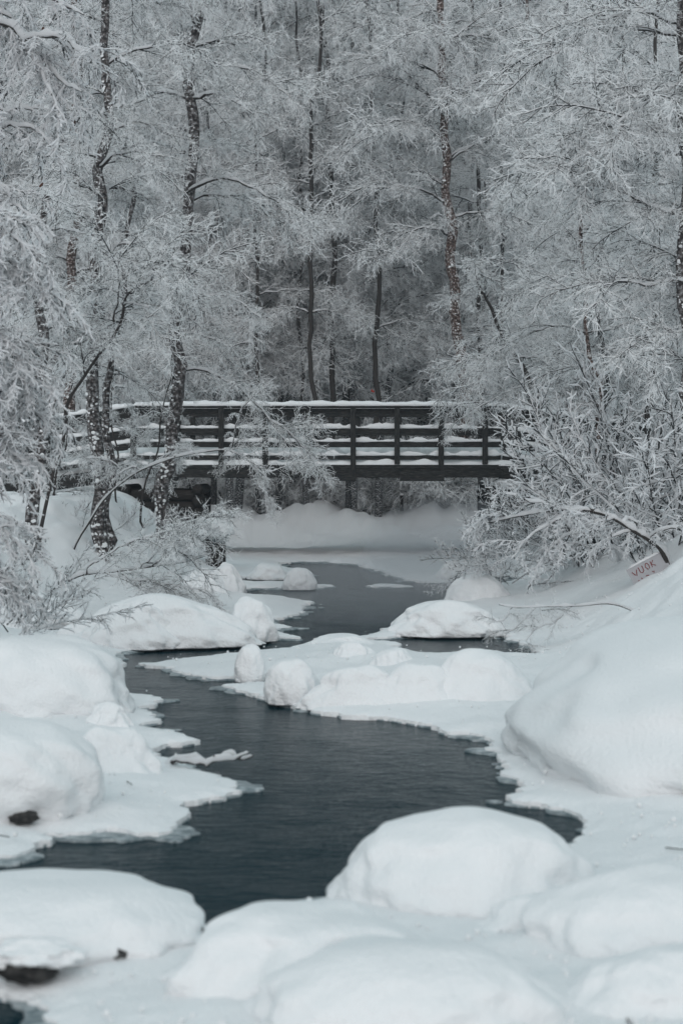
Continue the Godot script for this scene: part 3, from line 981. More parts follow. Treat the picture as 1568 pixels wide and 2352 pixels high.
# a single tree drawn after its own trunk line (picture units and depth), with limbs [points..., start radius] and sprays
func hero(called: String, label: String, category: String, depth: float, trunk: Array, r0: float, r1: float, bark: Material, limbs: Array, kinds: Array, opts := {}) -> Node3D:
	var base := at(trunk[0], trunk[1], depth)
	var o := thing(called, label, category, base)
	var pts := []
	for k in range(0, trunk.size(), 2): pts.append(at(trunk[k], trunk[k + 1], depth) - base)
	pts[0] = pts[0] - Vector3(0, 0.15, 0)
	var line := smooth_line(pts, 6)
	for i in line.size():
		if i: line[i] += Vector3(na.get_noise_2d(line[i].y * 2.0, depth), 0, 2.0 * na.get_noise_2d(line[i].y * 0.8, depth + 50.0)) * 0.12
	var tr := part("trunk", tube(line, r0, r1, 12, 0.3), bark, o)
	if r0 > 0.035 and bark != M.bark_dark:
		var stuck := []
		for q in int((420 if depth < 28.0 else 110) * r0 / 0.1):
			var f := pow(rng.randf(), 1.3) * (line.size() - 2)
			var c := line[int(f)].lerp(line[int(f) + 1], f - int(f))
			var rr := lerpf(r0, r1, f / (line.size() - 1))
			var a := 2.5 + rng.randfn() * 0.85
			var sz := rr * (0.10 + 0.26 * rng.randf() * rng.randf())
			stuck.append(Transform3D(Basis(Vector3.UP, -a) * Basis(Vector3.RIGHT, rng.randfn() * 0.3) * Basis().scaled(Vector3(sz * 0.35, sz * (0.5 + 0.7 * rng.randf()), sz * (0.7 + 1.0 * rng.randf()))), c + Vector3(cos(a), 0, sin(a)) * rr * 0.98))
		copies_of(CRUMB, stuck, "stuck_snow", o)
	if opts.get("lying", false): part("snow_load", ridge(line, r0 * 1.5, r1 * 1.5, r0 * 1.5 + 0.012, r1 * 1.5 + 0.01, r0 * 0.1, 0.8, 7.0), M.hoar, tr)
	var places := []
	var scale: float = opts.get("scale", 1.0)
	var dens: float = opts.get("density", 7.0)
	for l in limbs:
		var lp := []
		var away: float = l[0]          # how much nearer (+) the tip is than the trunk
		var xy: Array = l[2]
		var n := xy.size() / 2
		for k in n:
			lp.append(at(xy[k * 2], xy[k * 2 + 1], depth - away * k / maxf(1.0, n - 1)) - base)
		limb(o, smooth_line(lp, 6), l[1], places, dens, scale, opts)
	# limbs of its own making round the trunk
	var auto: int = opts.get("auto", 0)
	var from: float = opts.get("from", 0.25)
	var yaw := rng.randf() * TAU
	for k in auto:
		var f := from + (0.98 - from) * (k + rng.randf()) / auto
		var i := clampi(int(f * (line.size() - 1)), 0, line.size() - 2)
		yaw += 2.4
		if sin(yaw) > 0.35 and f < 0.6: yaw = -yaw
		var out := Vector3(cos(yaw), 0, sin(yaw) * 0.9)
		var length: float = opts.get("reach", 1.8) * (0.6 + 0.6 * rng.randf()) * (1.1 - 0.5 * f)
		var lp := [line[i]]
		var d: Vector3 = (out + Vector3.UP * opts.get("rise", 0.7)).normalized()
		var p := line[i]
		for q in 4:
			d = (d + Vector3(rng.randfn() * 0.16, -opts.get("bend", 0.28) + rng.randfn() * 0.1, rng.randfn() * 0.16)).normalized()
			p += d * length / 4
			lp.append(p)
		limb(o, smooth_line(lp, 4), lerpf(r0, r1, f) * 0.32 + 0.006, places, dens, scale, opts)
	crown_of(o, kinds, places)
	return o

func limb(o: Node3D, line: PackedVector3Array, r: float, places: Array, dens: float, scale: float, opts: Dictionary) -> void:
	for i in line.size():
		if i: line[i] += Vector3(nc.get_noise_3dv(line[i] * 2.0), nc.get_noise_3dv(line[i] * 2.0 + Vector3.ONE * 31.0), nc.get_noise_3dv(line[i] * 2.0 + Vector3.ONE * 67.0)) * 0.05
	var br := part("branch", tube(line, r, r * 0.3, 7, 0.2), M.bark_dark, o)
	part("snow_load", ridge(line, r * 1.2, r * 0.7, r * opts.get("load", 1.1) + 0.012, r * 0.6 + 0.01, r * 0.15, 0.5, 6.0), M.hoar, br)
	var total := 0.0
	for i in line.size() - 1: total += line[i].distance_to(line[i + 1])
	var t: float = total * opts.get("bare", 0.12)
	var acc := 0.0
	var side := 1.0
	for i in line.size() - 1:
		var seg := line[i].distance_to(line[i + 1])
		var dir := (line[i + 1] - line[i]).normalized()
		while t < acc + seg and seg > 0.0001:
			var p := line[i].lerp(line[i + 1], (t - acc) / seg)
			var yaw := atan2(-dir.z, dir.x) + side * (0.35 + 0.75 * rng.randf())
			places.append(frame_of(p, yaw, clampf(asin(dir.y), -0.6, 0.7) * 0.6 + rng.randfn() * 0.25 - opts.get("hang", 0.0), scale * (0.6 + 0.7 * rng.randf())))
			side = -side
			t += (0.6 + 0.8 * rng.randf()) / dens
		acc += seg

func heroes() -> void:
	rng.seed = 5
	hero("frosted_birch", "birch with pale patchy bark standing in front of the bridge, left of centre", "tree", 24.0, [372, 1228, 385, 1110, 400, 1000, 410, 800, 428, 560, 432, 400, 436, 200, 448, 70, 458, -80, 460, -300], 0.108, 0.055, M.bark, [
		[0.2, 0.024, [412, 850, 470, 850, 540, 885, 610, 950, 680, 1010, 700, 1060]], [0.6, 0.03, [430, 440, 500, 410, 560, 420, 640, 470, 700, 520]], [-0.4, 0.024, [425, 350, 360, 330, 290, 322]], [0.5, 0.028, [436, 200, 480, 155, 540, 150, 600, 175, 660, 215]],
		[-0.4, 0.022, [436, 100, 500, 95, 550, 80]], [0.3, 0.022, [415, 700, 470, 680, 540, 690, 610, 740]], [0.3, 0.022, [412, 770, 470, 770, 530, 800]], [0.6, 0.022, [420, 620, 360, 640, 310, 690]], [0.2, 0.026, [410, 740, 350, 715, 300, 700]], [0.4, 0.02, [428, 520, 380, 500, 340, 505]]],
		FINE, {"auto": 9, "from": 0.5, "reach": 1.8, "density": 6.0, "scale": 0.6})
	hero("frosted_birch", "thick dark birch on the left bank, frost on its trunk", "tree", 22.5, [238, 1262, 228, 1100, 218, 940, 215, 700, 228, 480, 240, 300, 246, 100, 250, -250], 0.105, 0.05, M.bark, [[0.5, 0.024, [220, 600, 280, 560, 340, 570, 390, 620]], [0.4, 0.022, [230, 450, 170, 420, 120, 450]]], FINE, {"auto": 10, "from": 0.6, "reach": 1.7, "density": 6.0, "scale": 0.7})
	hero("frosted_birch", "slim pale birch trunk just right of the thick dark birch", "tree", 23.0, [252, 1235, 250, 1100, 246, 960, 262, 800, 285, 600, 300, 420], 0.065, 0.03, M.bark, [], FINE, {"auto": 6, "from": 0.55, "reach": 1.0, "scale": 0.6})
	hero("frosted_birch", "leaning slim birch low on the left bank, half hidden by hoar", "tree", 19.5, [72, 1252, 85, 1130, 100, 1000, 96, 850, 90, 650, 110, 450], 0.085, 0.04, M.bark, [], FINE, {"auto": 5, "from": 0.6, "reach": 1.2, "scale": 0.6})
	hero("alder_stem", "dark slanting stem rising to the right across the left birches", "shrub", 20.5, [92, 1255, 112, 1130, 150, 960, 195, 860, 262, 740, 300, 675, 370, 640, 420, 625], 0.024, 0.009, M.bark_dark, [[0.2, 0.014, [262, 740, 275, 650, 276, 580]], [0.2, 0.012, [195, 860, 180, 740, 182, 650]], [0.0, 0.012, [300, 675, 340, 600, 390, 560]]], FINE, {"auto": 5, "from": 0.5, "reach": 0.8, "density": 5.0, "scale": 0.8})
	hero("frosted_birch", "reddish birch trunk behind the left end of the bridge rail", "tree", 34.0, [164, 985, 160, 880, 158, 760, 165, 600, 175, 400, 170, 100, 172, -200], 0.12, 0.06, M.red_bark, [], FINE, {"auto": 16, "from": 0.2, "reach": 2.2})
	hero("frosted_birch", "tall birch with reddish bare bark right of centre behind the bridge", "tree", 33.4, [1068, 1020, 1062, 890, 1048, 740, 1036, 600, 1030, 470, 1028, 380, 1020, 240, 1014, 100, 1016, -60, 1018, -300], 0.12, 0.06, M.red_bark, [
		[0.6, 0.04, [1022, 265, 980, 215, 930, 165, 870, 125]], [0.4, 0.03, [1030, 540, 1000, 525, 950, 530, 905, 600]], [0.4, 0.03, [1028, 470, 980, 440, 920, 428, 830, 432]], [-0.3, 0.026, [1034, 500, 1090, 490, 1150, 510]], [0.3, 0.024, [1018, 110, 960, 70, 890, 55]], [0.2, 0.022, [1020, 235, 1070, 200, 1110, 180]], [0.2, 0.022, [1032, 370, 1090, 330, 1150, 320]]],
		FINE, {"auto": 11, "from": 0.5, "reach": 2.2, "density": 5.0, "scale": 1.0})
	hero("leaning_stem", "dark stem leaning left over the right end of the bridge", "tree", 27.0, [1250, 985, 1236, 940, 1215, 885, 1185, 820, 1150, 740, 1110, 680, 1080, 620, 1068, 580], 0.045, 0.016, M.bark_dark, [[0.4, 0.014, [1215, 885, 1160, 900, 1110, 930, 1060, 960]], [0.4, 0.012, [1185, 820, 1130, 850, 1080, 900]], [0.2, 0.012, [1150, 740, 1190, 700, 1240, 690]]], FINE, {"auto": 7, "from": 0.35, "reach": 0.9, "rise": 0.3, "density": 4.5, "scale": 0.75})
	hero("slim_birch", "slim dark birch stem with a reddish foot at the right, behind the shrubs", "tree", 24.0, [1378, 1285, 1378, 1100, 1374, 950, 1366, 850, 1350, 720, 1342, 600, 1332, 470, 1320, 430, 1290, 395], 0.045, 0.016, M.red_bark, [[0.4, 0.02, [1345, 620, 1400, 560, 1460, 530]]], FINE, {"auto": 11, "from": 0.35, "reach": 1.5, "rise": 0.5, "density": 6.0, "scale": 0.65})
	hero("slim_birch", "second slim dark birch stem close right of the reddish-footed one", "tree", 26.0, [1384, 1180, 1385, 950, 1382, 820, 1376, 720, 1368, 640, 1372, 480, 1380, 300], 0.05, 0.02, M.slim_bark, [], FINE, {"auto": 11, "from": 0.35, "reach": 1.5, "rise": 0.5, "density": 6.0, "scale": 0.65})
	var slim := [[596, 930, 35.5, -8, 0.045, "left of the middle gap"], [688, 925, 36.5, 6, 0.04, "above the third rail post from the left"], [722, 930, 35.0, -14, 0.055, "just left of the bridge's middle"], [756, 925, 36.0, 12, 0.065, "right at the bridge's middle"], [806, 925, 37.5, -8, 0.06, "above the rail post right of the middle"], [858, 930, 35.5, 10, 0.06, "between the bridge's middle and the tall reddish birch"], [905, 925, 42.0, -6, 0.05, "closer to the tall reddish birch on its left"], [1096, 930, 36.0, 8, 0.05, "next on the right of the tall reddish birch"], [1152, 960, 34.5, -4, 0.045, "behind the leaning stem, with a reddish streak"], [1435, 1050, 30.0, 10, 0.045, "behind the tallest shrub at right"], [1500, 1080, 27.0, -10, 0.05, "between the tallest shrub and the right edge"]]
	for q in slim:
		var lean: float = q[3]
		hero("slim_birch", "slim dark birch trunk " + q[5], "tree", q[2], [q[0], q[1] + 120, q[0] + lean * 0.5, q[1] - 100, q[0] + lean, q[1] - 330, q[0] + lean * 0.3, q[1] - 600, q[0] - lean, q[1] - 880, q[0], q[1] - 1150], q[4], q[4] * 0.5, M.bark_dark, [], FINE, {"auto": 11, "from": 0.25, "reach": 1.3, "density": 5.0, "scale": 0.9})
	for q in [[330, 1190, 25.5, 40, "at the left end of the main rail"], [120, 1200, 25.0, 30, "before the left ramp of the bridge"], [280, 1180, 26.5, -20, "between the ramp and the main rail"]]:
		hero("birch_sapling", "thin frosted sapling " + q[4], "tree", q[2], [q[0], q[1], q[0] + q[3] * 0.4, q[1] - 110, q[0] + q[3], q[1] - 240, q[0] + q[3] * 1.5, q[1] - 380], 0.018, 0.007, M.bark_dark, [], FINE, {"auto": 8, "from": 0.25, "reach": 0.6, "rise": 0.5, "density": 6.0, "scale": 0.42})
	hero("frosted_birch", "dark birch at the right edge of the wood reaching branches leftward", "tree", 19.5, [1600, 1250, 1590, 1000, 1580, 700, 1572, 400, 1565, 150, 1560, -250], 0.085, 0.05, M.bark, [
		[0.6, 0.026, [1580, 500, 1500, 475, 1430, 440, 1380, 410, 1290, 385]], [0.3, 0.022, [1580, 640, 1500, 652, 1440, 648, 1380, 655]], [0.5, 0.026, [1570, 185, 1520, 215, 1460, 260, 1400, 310]], [0.8, 0.022, [1568, 300, 1500, 300, 1420, 330, 1340, 350]], [0.6, 0.024, [1562, 60, 1480, 30, 1380, 50, 1280, 120]], [0.6, 0.02, [1580, 760, 1520, 770, 1470, 800]]],
		FINE, {"auto": 18, "from": 0.3, "reach": 2.2, "density": 6.0, "scale": 0.8})
	hero("overhanging_birch", "birch outside the left edge whose snow-laden boughs hang in at the top left", "tree", 16.0, [-90, 1290, -90, 900, -80, 500, -70, 100, -60, -200], 0.11, 0.07, M.bark, [
		[0.8, 0.034, [-75, 60, 20, 55, 60, 90, 130, 80, 190, 118, 240, 108]], [0.6, 0.024, [45, 70, 70, 120, 105, 175, 120, 215]], [0.6, 0.022, [75, 85, 110, 150, 150, 190, 185, 210]], [0.4, 0.026, [-75, 255, 0, 250, 80, 252]], [0.6, 0.022, [-75, 300, 0, 290, 70, 292, 120, 330]], [0.5, 0.022, [-70, -30, 60, -20, 150, 10, 200, 40]], [0.5, 0.02, [-80, 420, 0, 430, 60, 500]]],
		FAT, {"auto": 4, "from": 0.6, "reach": 0.8, "density": 9.0, "scale": 0.62, "hang": 0.3, "load": 2.2})
	hero("hoar_covered_tree", "blurred hoar-white boughs hanging in along the left edge", "tree", 12.5, [-190, 1450, -180, 1100, -170, 800, -160, 450, -150, 200], 0.08, 0.04, M.bark, [
		[0.4, 0.02, [-160, 500, -100, 470, -20, 490, 50, 560]], [0.4, 0.018, [-165, 620, -80, 580, 20, 600, 95, 660]], [0.4, 0.018, [-170, 780, -90, 750, 0, 770, 60, 830]], [0.2, 0.018, [-175, 950, -80, 900, 0, 900, 70, 940]], [0.3, 0.016, [-180, 1100, -90, 1040, 0, 1020, 50, 1050]], [0.3, 0.016, [-180, 1240, -90, 1210, -20, 1210, 40, 1240]], [0.3, 0.016, [-185, 1330, -100, 1310, -20, 1310, 50, 1350]], [0.2, 0.014, [-170, 860, -80, 830, 0, 830, 60, 870]]],
		FAT, {"auto": 4, "from": 0.3, "reach": 0.6, "density": 30.0, "scale": 0.56, "hang": 0.15})

func shrub(called: String, label: String, c: Vector3, stems: int, spread: float, tall: float, lean := 0.5) -> void:
	var o := thing(called, label, "shrub", c)
	var places := []
	for k in stems:
		var a := rng.randf() * TAU
		var r := sqrt(rng.randf()) * spread
		places.append(frame_of(Vector3(cos(a) * r, -0.05 + rng.randf() * tall * 0.35 * (1.0 if k % 2 else 0.0), sin(a) * r), -a + rng.randfn() * 0.5, -lean * r / spread + rng.randfn() * 0.3, tall / 1.5 * (0.6 + 0.6 * rng.randf())))
	var lists := []
	for k in STEM.size(): lists.append([])
	for k in places.size(): lists[k % STEM.size()].append(places[k])
	for k in STEM.size(): copies_of(STEM[k], lists[k], "foliage", o)

func undergrowth() -> void:
	rng.seed = 9
	shrub("frosted_shrub", "white hoar-covered shrub hiding the right end of the bridge above the water", at(1195, 1275, 22.5), 34, 0.6, 0.8, 1.1)
	shrub("frosted_shrub", "low spreading hoar-covered shrub reaching over the snow dome at right", at(1150, 1330, 21.0), 26, 0.55, 0.75, 1.2)
	shrub("frosted_shrub", "tall frosted shrub in the middle of the right bank thicket", at(1335, 1290, 21.5), 30, 0.42, 1.55, 0.35)
	shrub("frosted_shrub", "tallest frosted shrub right of the thicket, upright twigs", at(1430, 1290, 20.5), 32, 0.55, 2.1, 0.35)
	shrub("frosted_shrub", "frosted shrub at the right edge of the thicket", at(1545, 1285, 19.0), 30, 0.5, 1.9, 0.35)
	shrub("frosted_shrub", "loose frosted shrub behind the thicket at the bridge ramp", at(1440, 1150, 27.0), 24, 0.8, 1.9, 0.4)
	shrub("frosted_shrub", "frosted shrub at the foot of the left birches before the ramp", at(150, 1230, 23.5), 12, 0.5, 0.8, 0.5)
	shrub("frosted_shrub", "frosted shrub between the thick birch and the pale birch", at(300, 1215, 25.5), 10, 0.4, 0.6, 0.5)
	shrub("frosted_shrub", "hoar-white shrub low at the left edge under the hanging boughs", at(20, 1440, 14.0), 22, 0.35, 0.8, 0.7)
	var row := 0
	for k in 23:
		var d := 40.0 + 9.0 * rng.randf() if k < 18 else 38.4 + 0.8 * rng.randf()
		var x := -0.24 * d + 0.48 * d * (k + rng.randf()) / 18.0 if k < 18 else -2.6 + (k - 18) * 1.35
		var o := thing("frosted_bush", "frosted alder bush beyond the bridge, " + whereabouts(x, d, "bush"), "bush", Vector3(x, height(x, d) - 0.05, -d), 0.0, "bushes beyond the bridge")
		var places := []
		var n := 9
		for q in n:
			places.append(frame_of(Vector3(rng.randfn() * 0.15, 0.0, rng.randfn() * 0.15), q * 2.4 + rng.randfn() * 0.3, 0.15 + 0.75 * rng.randf(), 0.55 + 0.5 * rng.randf()))
		crown_of(o, [WEEP[k % 6]], places)
	# the bowed trunk over the right bank
	hero("bowed_birch", "bowed snow-laden birch stem arching left from beside the sign", "tree", 17.5, [1532, 1318, 1515, 1270, 1490, 1240, 1455, 1215, 1410, 1185, 1350, 1170, 1280, 1172, 1200, 1185, 1130, 1200], 0.038, 0.01, M.bark_dark, [[0.3, 0.02, [1490, 1240, 1530, 1215, 1590, 1215]], [0.2, 0.016, [1410, 1185, 1350, 1205, 1290, 1240, 1250, 1280]], [0.4, 0.014, [1350, 1170, 1280, 1190, 1210, 1240, 1170, 1290]], [0.2, 0.014, [1280, 1172, 1220, 1150, 1150, 1130]], [0.1, 0.012, [1455, 1215, 1400, 1240, 1350, 1255]]], FAT, {"lying": true, "auto": 5, "from": 0.3, "reach": 0.45, "density": 10.0, "scale": 0.5, "load": 2.0, "bare": 0.1})
	# branches low over the stream
	hero("fallen_branch", "bare dark branch stretching right from the left bank over the snow", "branch", 18.5, [70, 1352, 160, 1330, 200, 1318, 270, 1312, 350, 1300, 420, 1290, 480, 1270], 0.022, 0.008, M.bark_dark, [[0.3, 0.010, [200, 1318, 230, 1280, 300, 1250, 380, 1220, 450, 1190]], [0.3, 0.009, [270, 1312, 340, 1340, 420, 1345, 470, 1360]], [0.2, 0.009, [350, 1300, 400, 1250, 450, 1210, 500, 1170]], [0.2, 0.008, [320, 1305, 360, 1270, 400, 1260]], [0.1, 0.008, [240, 1315, 300, 1335, 350, 1330]]], [FINE[0], FINE[1]], {"lying": true, "density": 9.0, "scale": 0.5, "bare": 0.2, "load": 1.2})
	hero("frosted_bough", "snow-topped bough reaching up from the left bank across the birch and bridge", "branch", 22.0, [160, 1255, 225, 1165, 300, 1095, 390, 1055, 470, 1038, 530, 1035, 575, 1060, 620, 1105], 0.018, 0.008, M.bark_dark, [[0.2, 0.010, [530, 1035, 540, 980, 560, 930]], [0.2, 0.012, [300, 1095, 250, 1060, 190, 1050]], [0.2, 0.010, [575, 1060, 600, 1120, 625, 1190]]], [FINE[2], FAT[1]], {"lying": true, "auto": 6, "from": 0.3, "reach": 0.4, "density": 8.0, "scale": 0.42, "load": 1.8, "bare": 0.1})
	hero("low_branch", "thin snowy branch hanging out from the right bank above the narrow water", "branch", 15.5, [1480, 1378, 1400, 1384, 1320, 1388, 1240, 1390, 1180, 1392, 1140, 1385], 0.009, 0.004, M.bark_dark, [[0.1, 0.007, [1240, 1390, 1210, 1420, 1160, 1452]], [0.1, 0.006, [1180, 1392, 1160, 1420, 1135, 1430]], [0.1, 0.006, [1320, 1388, 1250, 1440, 1200, 1470]], [0.1, 0.006, [1240, 1390, 1245, 1425]]], [FINE[3]], {"lying": true, "density": 6.0, "scale": 0.28, "bare": 0.35, "load": 2.0})
	hero("snowy_stick", "snow-coated stick poking out over the water from the left ice shelf", "branch", 9.2, [330, 1752, 400, 1752, 470, 1752, 500, 1742, 520, 1738, 545, 1748, 568, 1740], 0.012, 0.008, M.bark_dark, [[0.0, 0.013, [395, 1752, 470, 1752, 500, 1740, 545, 1747, 568, 1739]], [0.0, 0.008, [496, 1745, 498, 1733, 499, 1727]]], [], {"lying": true, "density": 0.01, "bare": 0.95, "load": 1.6})

# ---------------------------------------------------------------- small things
func stroke(pts: Array, r: float) -> ArrayMesh:
	var line := PackedVector3Array()
	for p in pts: line.append(Vector3(p[0], p[1], 0))
	return tube(line, r, r, 5)

func small_things() -> void:
	rng.seed = 12
	# a board with painted letters, half buried by the right bank
	var c := at(1478, 1303, 17.8)
	var s := thing("wooden_sign", "tilted grey board lettered in red, half buried in the right bank's snow", "sign", c)
	s.rotation = Vector3(-0.1, -0.15, 0.5)
	s.position += Vector3(0, 0, 0.25)
	part("board", beam(Vector3(0.42, 0.19, 0.018), 0.003), M.sign, s)
	var letters := [[[-0.17, 0.045], [-0.15, 0.0]], [[-0.14, -0.01], [-0.115, 0.05]], [[-0.09, 0.06], [-0.09, 0.005], [-0.07, -0.01], [-0.05, 0.005], [-0.047, 0.06]], [[-0.005, 0.06], [-0.02, 0.03], [-0.005, -0.005], [0.015, 0.0], [0.022, 0.03], [0.012, 0.058], [-0.005, 0.06]], [[0.05, 0.06], [0.045, -0.005]], [[0.082, 0.06], [0.05, 0.028], [0.085, -0.005]], [[-0.15, -0.06], [-0.14, -0.085]], [[-0.11, -0.05], [-0.1, -0.085]], [[-0.06, -0.055], [-0.03, -0.06], [-0.04, -0.08]], [[0.02, -0.045], [0.04, -0.05], [0.03, -0.065]]]
	for l in letters: part("letter", stroke(l, 0.0045), M.red, s, Vector3(0, 0, 0.0105))
	var line := PackedVector3Array()
	for i in 13: line.append(Vector3(-0.2 + 0.4 * i / 12.0, 0.095, 0))
	part("snow_ridge", ridge(line, 0.02, 0.02, 0.02, 0.025, 0.0, 0.4, 6.0), M.snow, s)
	# an old pile with icicles on the left shore
	var p := at(496, 1318, 26.5)
	var w := thing("wooden_pile", "squared brown timber pile with icicles at the left shore before the bridge", "pile", Vector3(p.x, 0, p.z))
	part("pile", upright(Vector3(0.3, 1.0, 0.3), 0.02), M.log, w, Vector3(0, 0.2, 0))
	part("snow_cap", snow_cap(0.3, 0.28, 0.3, 0.7, 71.0), M.snow, w, Vector3(-0.03, 0.62, 0))
	for k in 9:
		var x := -0.02 + 0.028 * k
		var l := 0.14 + 0.16 * rng.randf()
		part("icicle", tube(PackedVector3Array([Vector3(x, 0.66, 0.2), Vector3(x + 0.005, 0.66 - l * 0.6, 0.205), Vector3(x + 0.01, 0.66 - l, 0.205)]), 0.014, 0.002, 6), M.ice, w)
	# far side of the bridge: a stake and a log in the snow
	var q := at(922, 1166, 38.0)
	var k0 := thing("wooden_stake", "short grey wooden stake in the snow beyond the bridge", "stake", q)
	part("stake", upright(Vector3(0.07, 0.36, 0.06)), M.log, k0, Vector3(0, 0.1, 0))
	part("snow_cap", snow_cap(0.045, 0.045, 0.05, 0.3, 72.0), M.snow, k0, Vector3(0, 0.28, 0))
	q = at(1000, 1160, 40.0)
	var lg := thing("fallen_log", "dark fallen log lying in the snow beyond the bridge at right", "log", q)
	var ln := PackedVector3Array()
	for i in 9: ln.append(Vector3(-0.75 + 1.5 * i / 8.0, 0.01 * sin(i * 1.3), 0))
	part("trunk", tube(ln, 0.1, 0.085, 10, 0.2), M.log, lg)
	part("snow_load", ridge(ln, 0.09, 0.08, 0.09, 0.08, 0.06, 0.3, 2.0), M.snow, lg)
	# clear trunks seen through the gap under the bridge
	var stems := [[545, 1158, 37.5, 0.10, "thick dark trunk at the left under the bridge"], [630, 1150, 39.0, 0.085, "dark trunk second from the left seen under the bridge"], [735, 1143, 41.0, 0.14, "broad dark trunk seen under the middle of the bridge"], [812, 1158, 37.5, 0.075, "slim dark trunk under the bridge beside the long post"], [843, 1150, 40.5, 0.1, "dark trunk just right of the slim one under the bridge"]]
	var i := 0
	for t in stems:
		var g := at(t[0], t[1], t[2])
		forest_tree(g - Vector3(0, 0.1, 0), t[3] / 0.15, 2.6, 40, "birch whose " + t[4], "", i, M.far_bark)
		i += 1

func colour_specks() -> void:
	var spots := [[855, 898, 36.0], [818, 987, 31.0]]
	for i in 2:
		var o := thing("berry_cluster", ["tiny orange-red berries on a twig above the bridge rail", "tiny orange-red berries hanging before the bridge's second rail"][i], "berries", at(spots[i][0], spots[i][1], spots[i][2]))
		for k in 5: part("berry", boulder_shape(0.016, 0.016, 0.016, k), M.berry, o, Vector3(0.022 * cos(k * 2.1), 0.018 * sin(k * 1.7), 0.02 * sin(k * 2.9)))
	var j := 0
	for q in [[100, 68, 15.6], [172, 282, 15.5], [95, 425, 15.4]]:
		var o := thing("dead_leaf", "brown birch leaf in the left boughs, " + ["highest, at the snowy limb", "midway down the hanging sprays", "lowest of the hanging sprays"][j], "leaf", at(q[0], q[1], q[2]))
		var b := part("blade", boulder_shape(0.015, 0.005, 0.026, j), M.leaf, o)
		b.rotation = Vector3(0.3, j * 1.3, 0.4 * j)
		part("stalk", tube(PackedVector3Array([Vector3(0, 0.03, 0), Vector3(0.006, 0.05, 0), Vector3(0.004, 0.075, 0)]), 0.002, 0.0015, 5), M.leaf, o)
		j += 1

func fallen_frost() -> void:
	rng.seed = 31
	var bits := []
	var sticks := []
	while bits.size() < 1600:
		var d := 4.6 + 15.0 * pow(rng.randf(), 1.6)
		var x := (rng.randf() * 2.0 - 1.0) * 0.23 * d
		if to_water(x, d) < 0.12: continue
		var sz := 0.003 + 0.011 * rng.randf() * rng.randf()
		var t := Transform3D(Basis(Vector3(rng.randfn(), rng.randfn(), rng.randfn()).normalized(), rng.randf() * TAU).scaled(Vector3.ONE * sz), Vector3(x, snow_level(x, d) + sz * 0.3, -d))
		bits.append(t)
		if bits.size() % 60 == 0: sticks.append(Transform3D(Basis(Vector3.UP, rng.randf() * TAU).scaled(Vector3.ONE * (0.08 + 0.16 * rng.randf())), Vector3(x + 0.1, snow_level(x + 0.1, d) + 0.004, -d)))
	var o := Node3D.new()
	o.name = "fallen_frost"
	add_child(o, true)
	tag(o, "crumbs of frost and bits of twig fallen on the snow by the stream", "fallen frost", "", "stuff")
	copies_of(CRUMB, bits, "crumb", o)
	var tw := tube(PackedVector3Array([Vector3(-0.5, 0, 0), Vector3(-0.1, 0.03, 0.05), Vector3(0.2, 0.02, -0.03), Vector3(0.5, 0.05, 0.06)]), 0.018, 0.008, 5)
	tw.surface_set_material(0, M.bark_dark)
	copies_of(tw, sticks, "twig", o)

func mist() -> void:
	var m := FogMaterial.new()
	m.density = 0.09
	m.albedo = Color(0.95, 0.97, 1.0)
	for f in [[1040, 1300, 27.5, 1.5, 0.75, 2.5], [1010, 1330, 24.0, 1.2, 0.55, 2.5], [840, 1400, 20.5, 1.3, 0.35, 3.5]]:
		var o := FogVolume.new()
		o.shape = RenderingServer.FOG_VOLUME_SHAPE_ELLIPSOID
		o.size = Vector3(f[3], f[4], f[5]) * 2.0
		o.material = m
		o.name = numbered("steam")
		var p := at(f[0], f[1], f[2])
		o.position = Vector3(p.x, f[4] * 0.6, p.z)
		tag(o, "", "", "", "stuff")
		add_child(o, true)

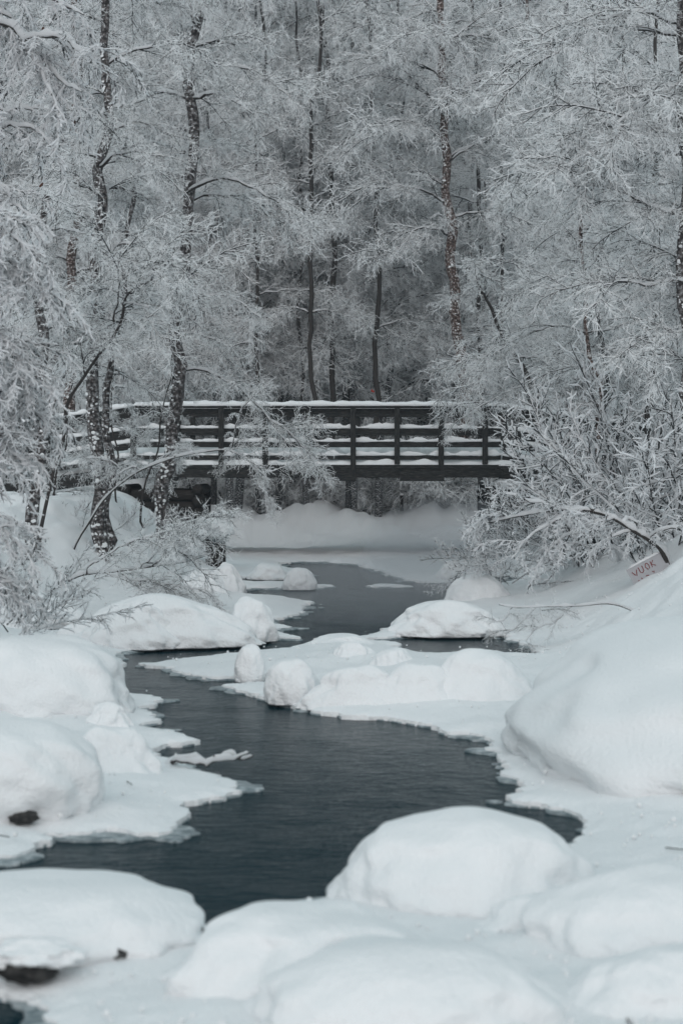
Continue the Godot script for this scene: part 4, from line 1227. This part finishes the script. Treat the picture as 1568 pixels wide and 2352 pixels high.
# ---------------------------------------------------------------- all of it
func _ready() -> void:
	look = Basis(Vector3.RIGHT, PITCH)
	var cam := Camera3D.new()
	cam.name = "camera"
	cam.fov = 34.0
	cam.near = 0.1
	cam.far = 400.0
	cam.transform = Transform3D(look, EYE)
	var lens := CameraAttributesPhysical.new()
	lens.frustum_focal_length = 39.3
	lens.frustum_focus_distance = 26.0
	lens.exposure_aperture = 1.9
	lens.frustum_near = 0.1
	lens.frustum_far = 400.0
	cam.attributes = lens
	add_child(cam)
	cam.fov = 34.0
	var env := Environment.new()
	env.background_mode = Environment.BG_SKY
	var sky := ProceduralSkyMaterial.new()
	sky.sky_top_color = Color(0.70, 0.80, 0.828)
	sky.sky_horizon_color = Color(0.85, 0.875, 0.878)
	sky.ground_horizon_color = Color(0.8, 0.82, 0.84)
	sky.ground_bottom_color = Color(0.7, 0.72, 0.75)
	sky.sky_curve = 0.3
	env.sky = Sky.new()
	env.sky.sky_material = sky
	env.tonemap_mode = Environment.TONE_MAPPER_LINEAR
	env.tonemap_exposure = 0.9
	env.sdfgi_enabled = true
	env.ssao_enabled = true
	env.ssil_enabled = true
	env.fog_enabled = true
	env.fog_density = 0.0012
	env.fog_light_color = Color(0.88, 0.95, 1.0)
	env.volumetric_fog_enabled = true
	env.volumetric_fog_density = 0.0
	var we := WorldEnvironment.new()
	we.name = "world"
	we.environment = env
	add_child(we)
	var sun := DirectionalLight3D.new()
	sun.name = "sun"
	sun.light_energy = 0.5
	sun.light_angular_distance = 80.0
	sun.sky_mode = DirectionalLight3D.SKY_MODE_LIGHT_ONLY
	sun.light_color = Color(1.0, 0.95, 0.94)
	sun.shadow_enabled = true
	sun.rotation_degrees = Vector3(-33, -7, 0)
	add_child(sun)
	for n in [[na, 0.35, 2], [nb, 0.9, 3], [nc, 1.8, 3]]:
		n[0].noise_type = FastNoiseLite.TYPE_SIMPLEX_SMOOTH
		n[0].frequency = n[1]
		n[0].fractal_octaves = n[2]
		n[0].seed = int(n[1] * 100)
	rng.seed = 1
	var t0 := Time.get_ticks_msec()
	materials()
	ground()
	print("ground ", Time.get_ticks_msec() - t0)
	bridge()
	twig_kinds()
	print("twigs ", Time.get_ticks_msec() - t0)
	boulders()
	print("boulders ", Time.get_ticks_msec() - t0)
	forest()
	slender_trees()
	heroes()
	undergrowth()
	small_things()
	colour_specks()
	fallen_frost()
	mist()
	print("all ", Time.get_ticks_msec() - t0)
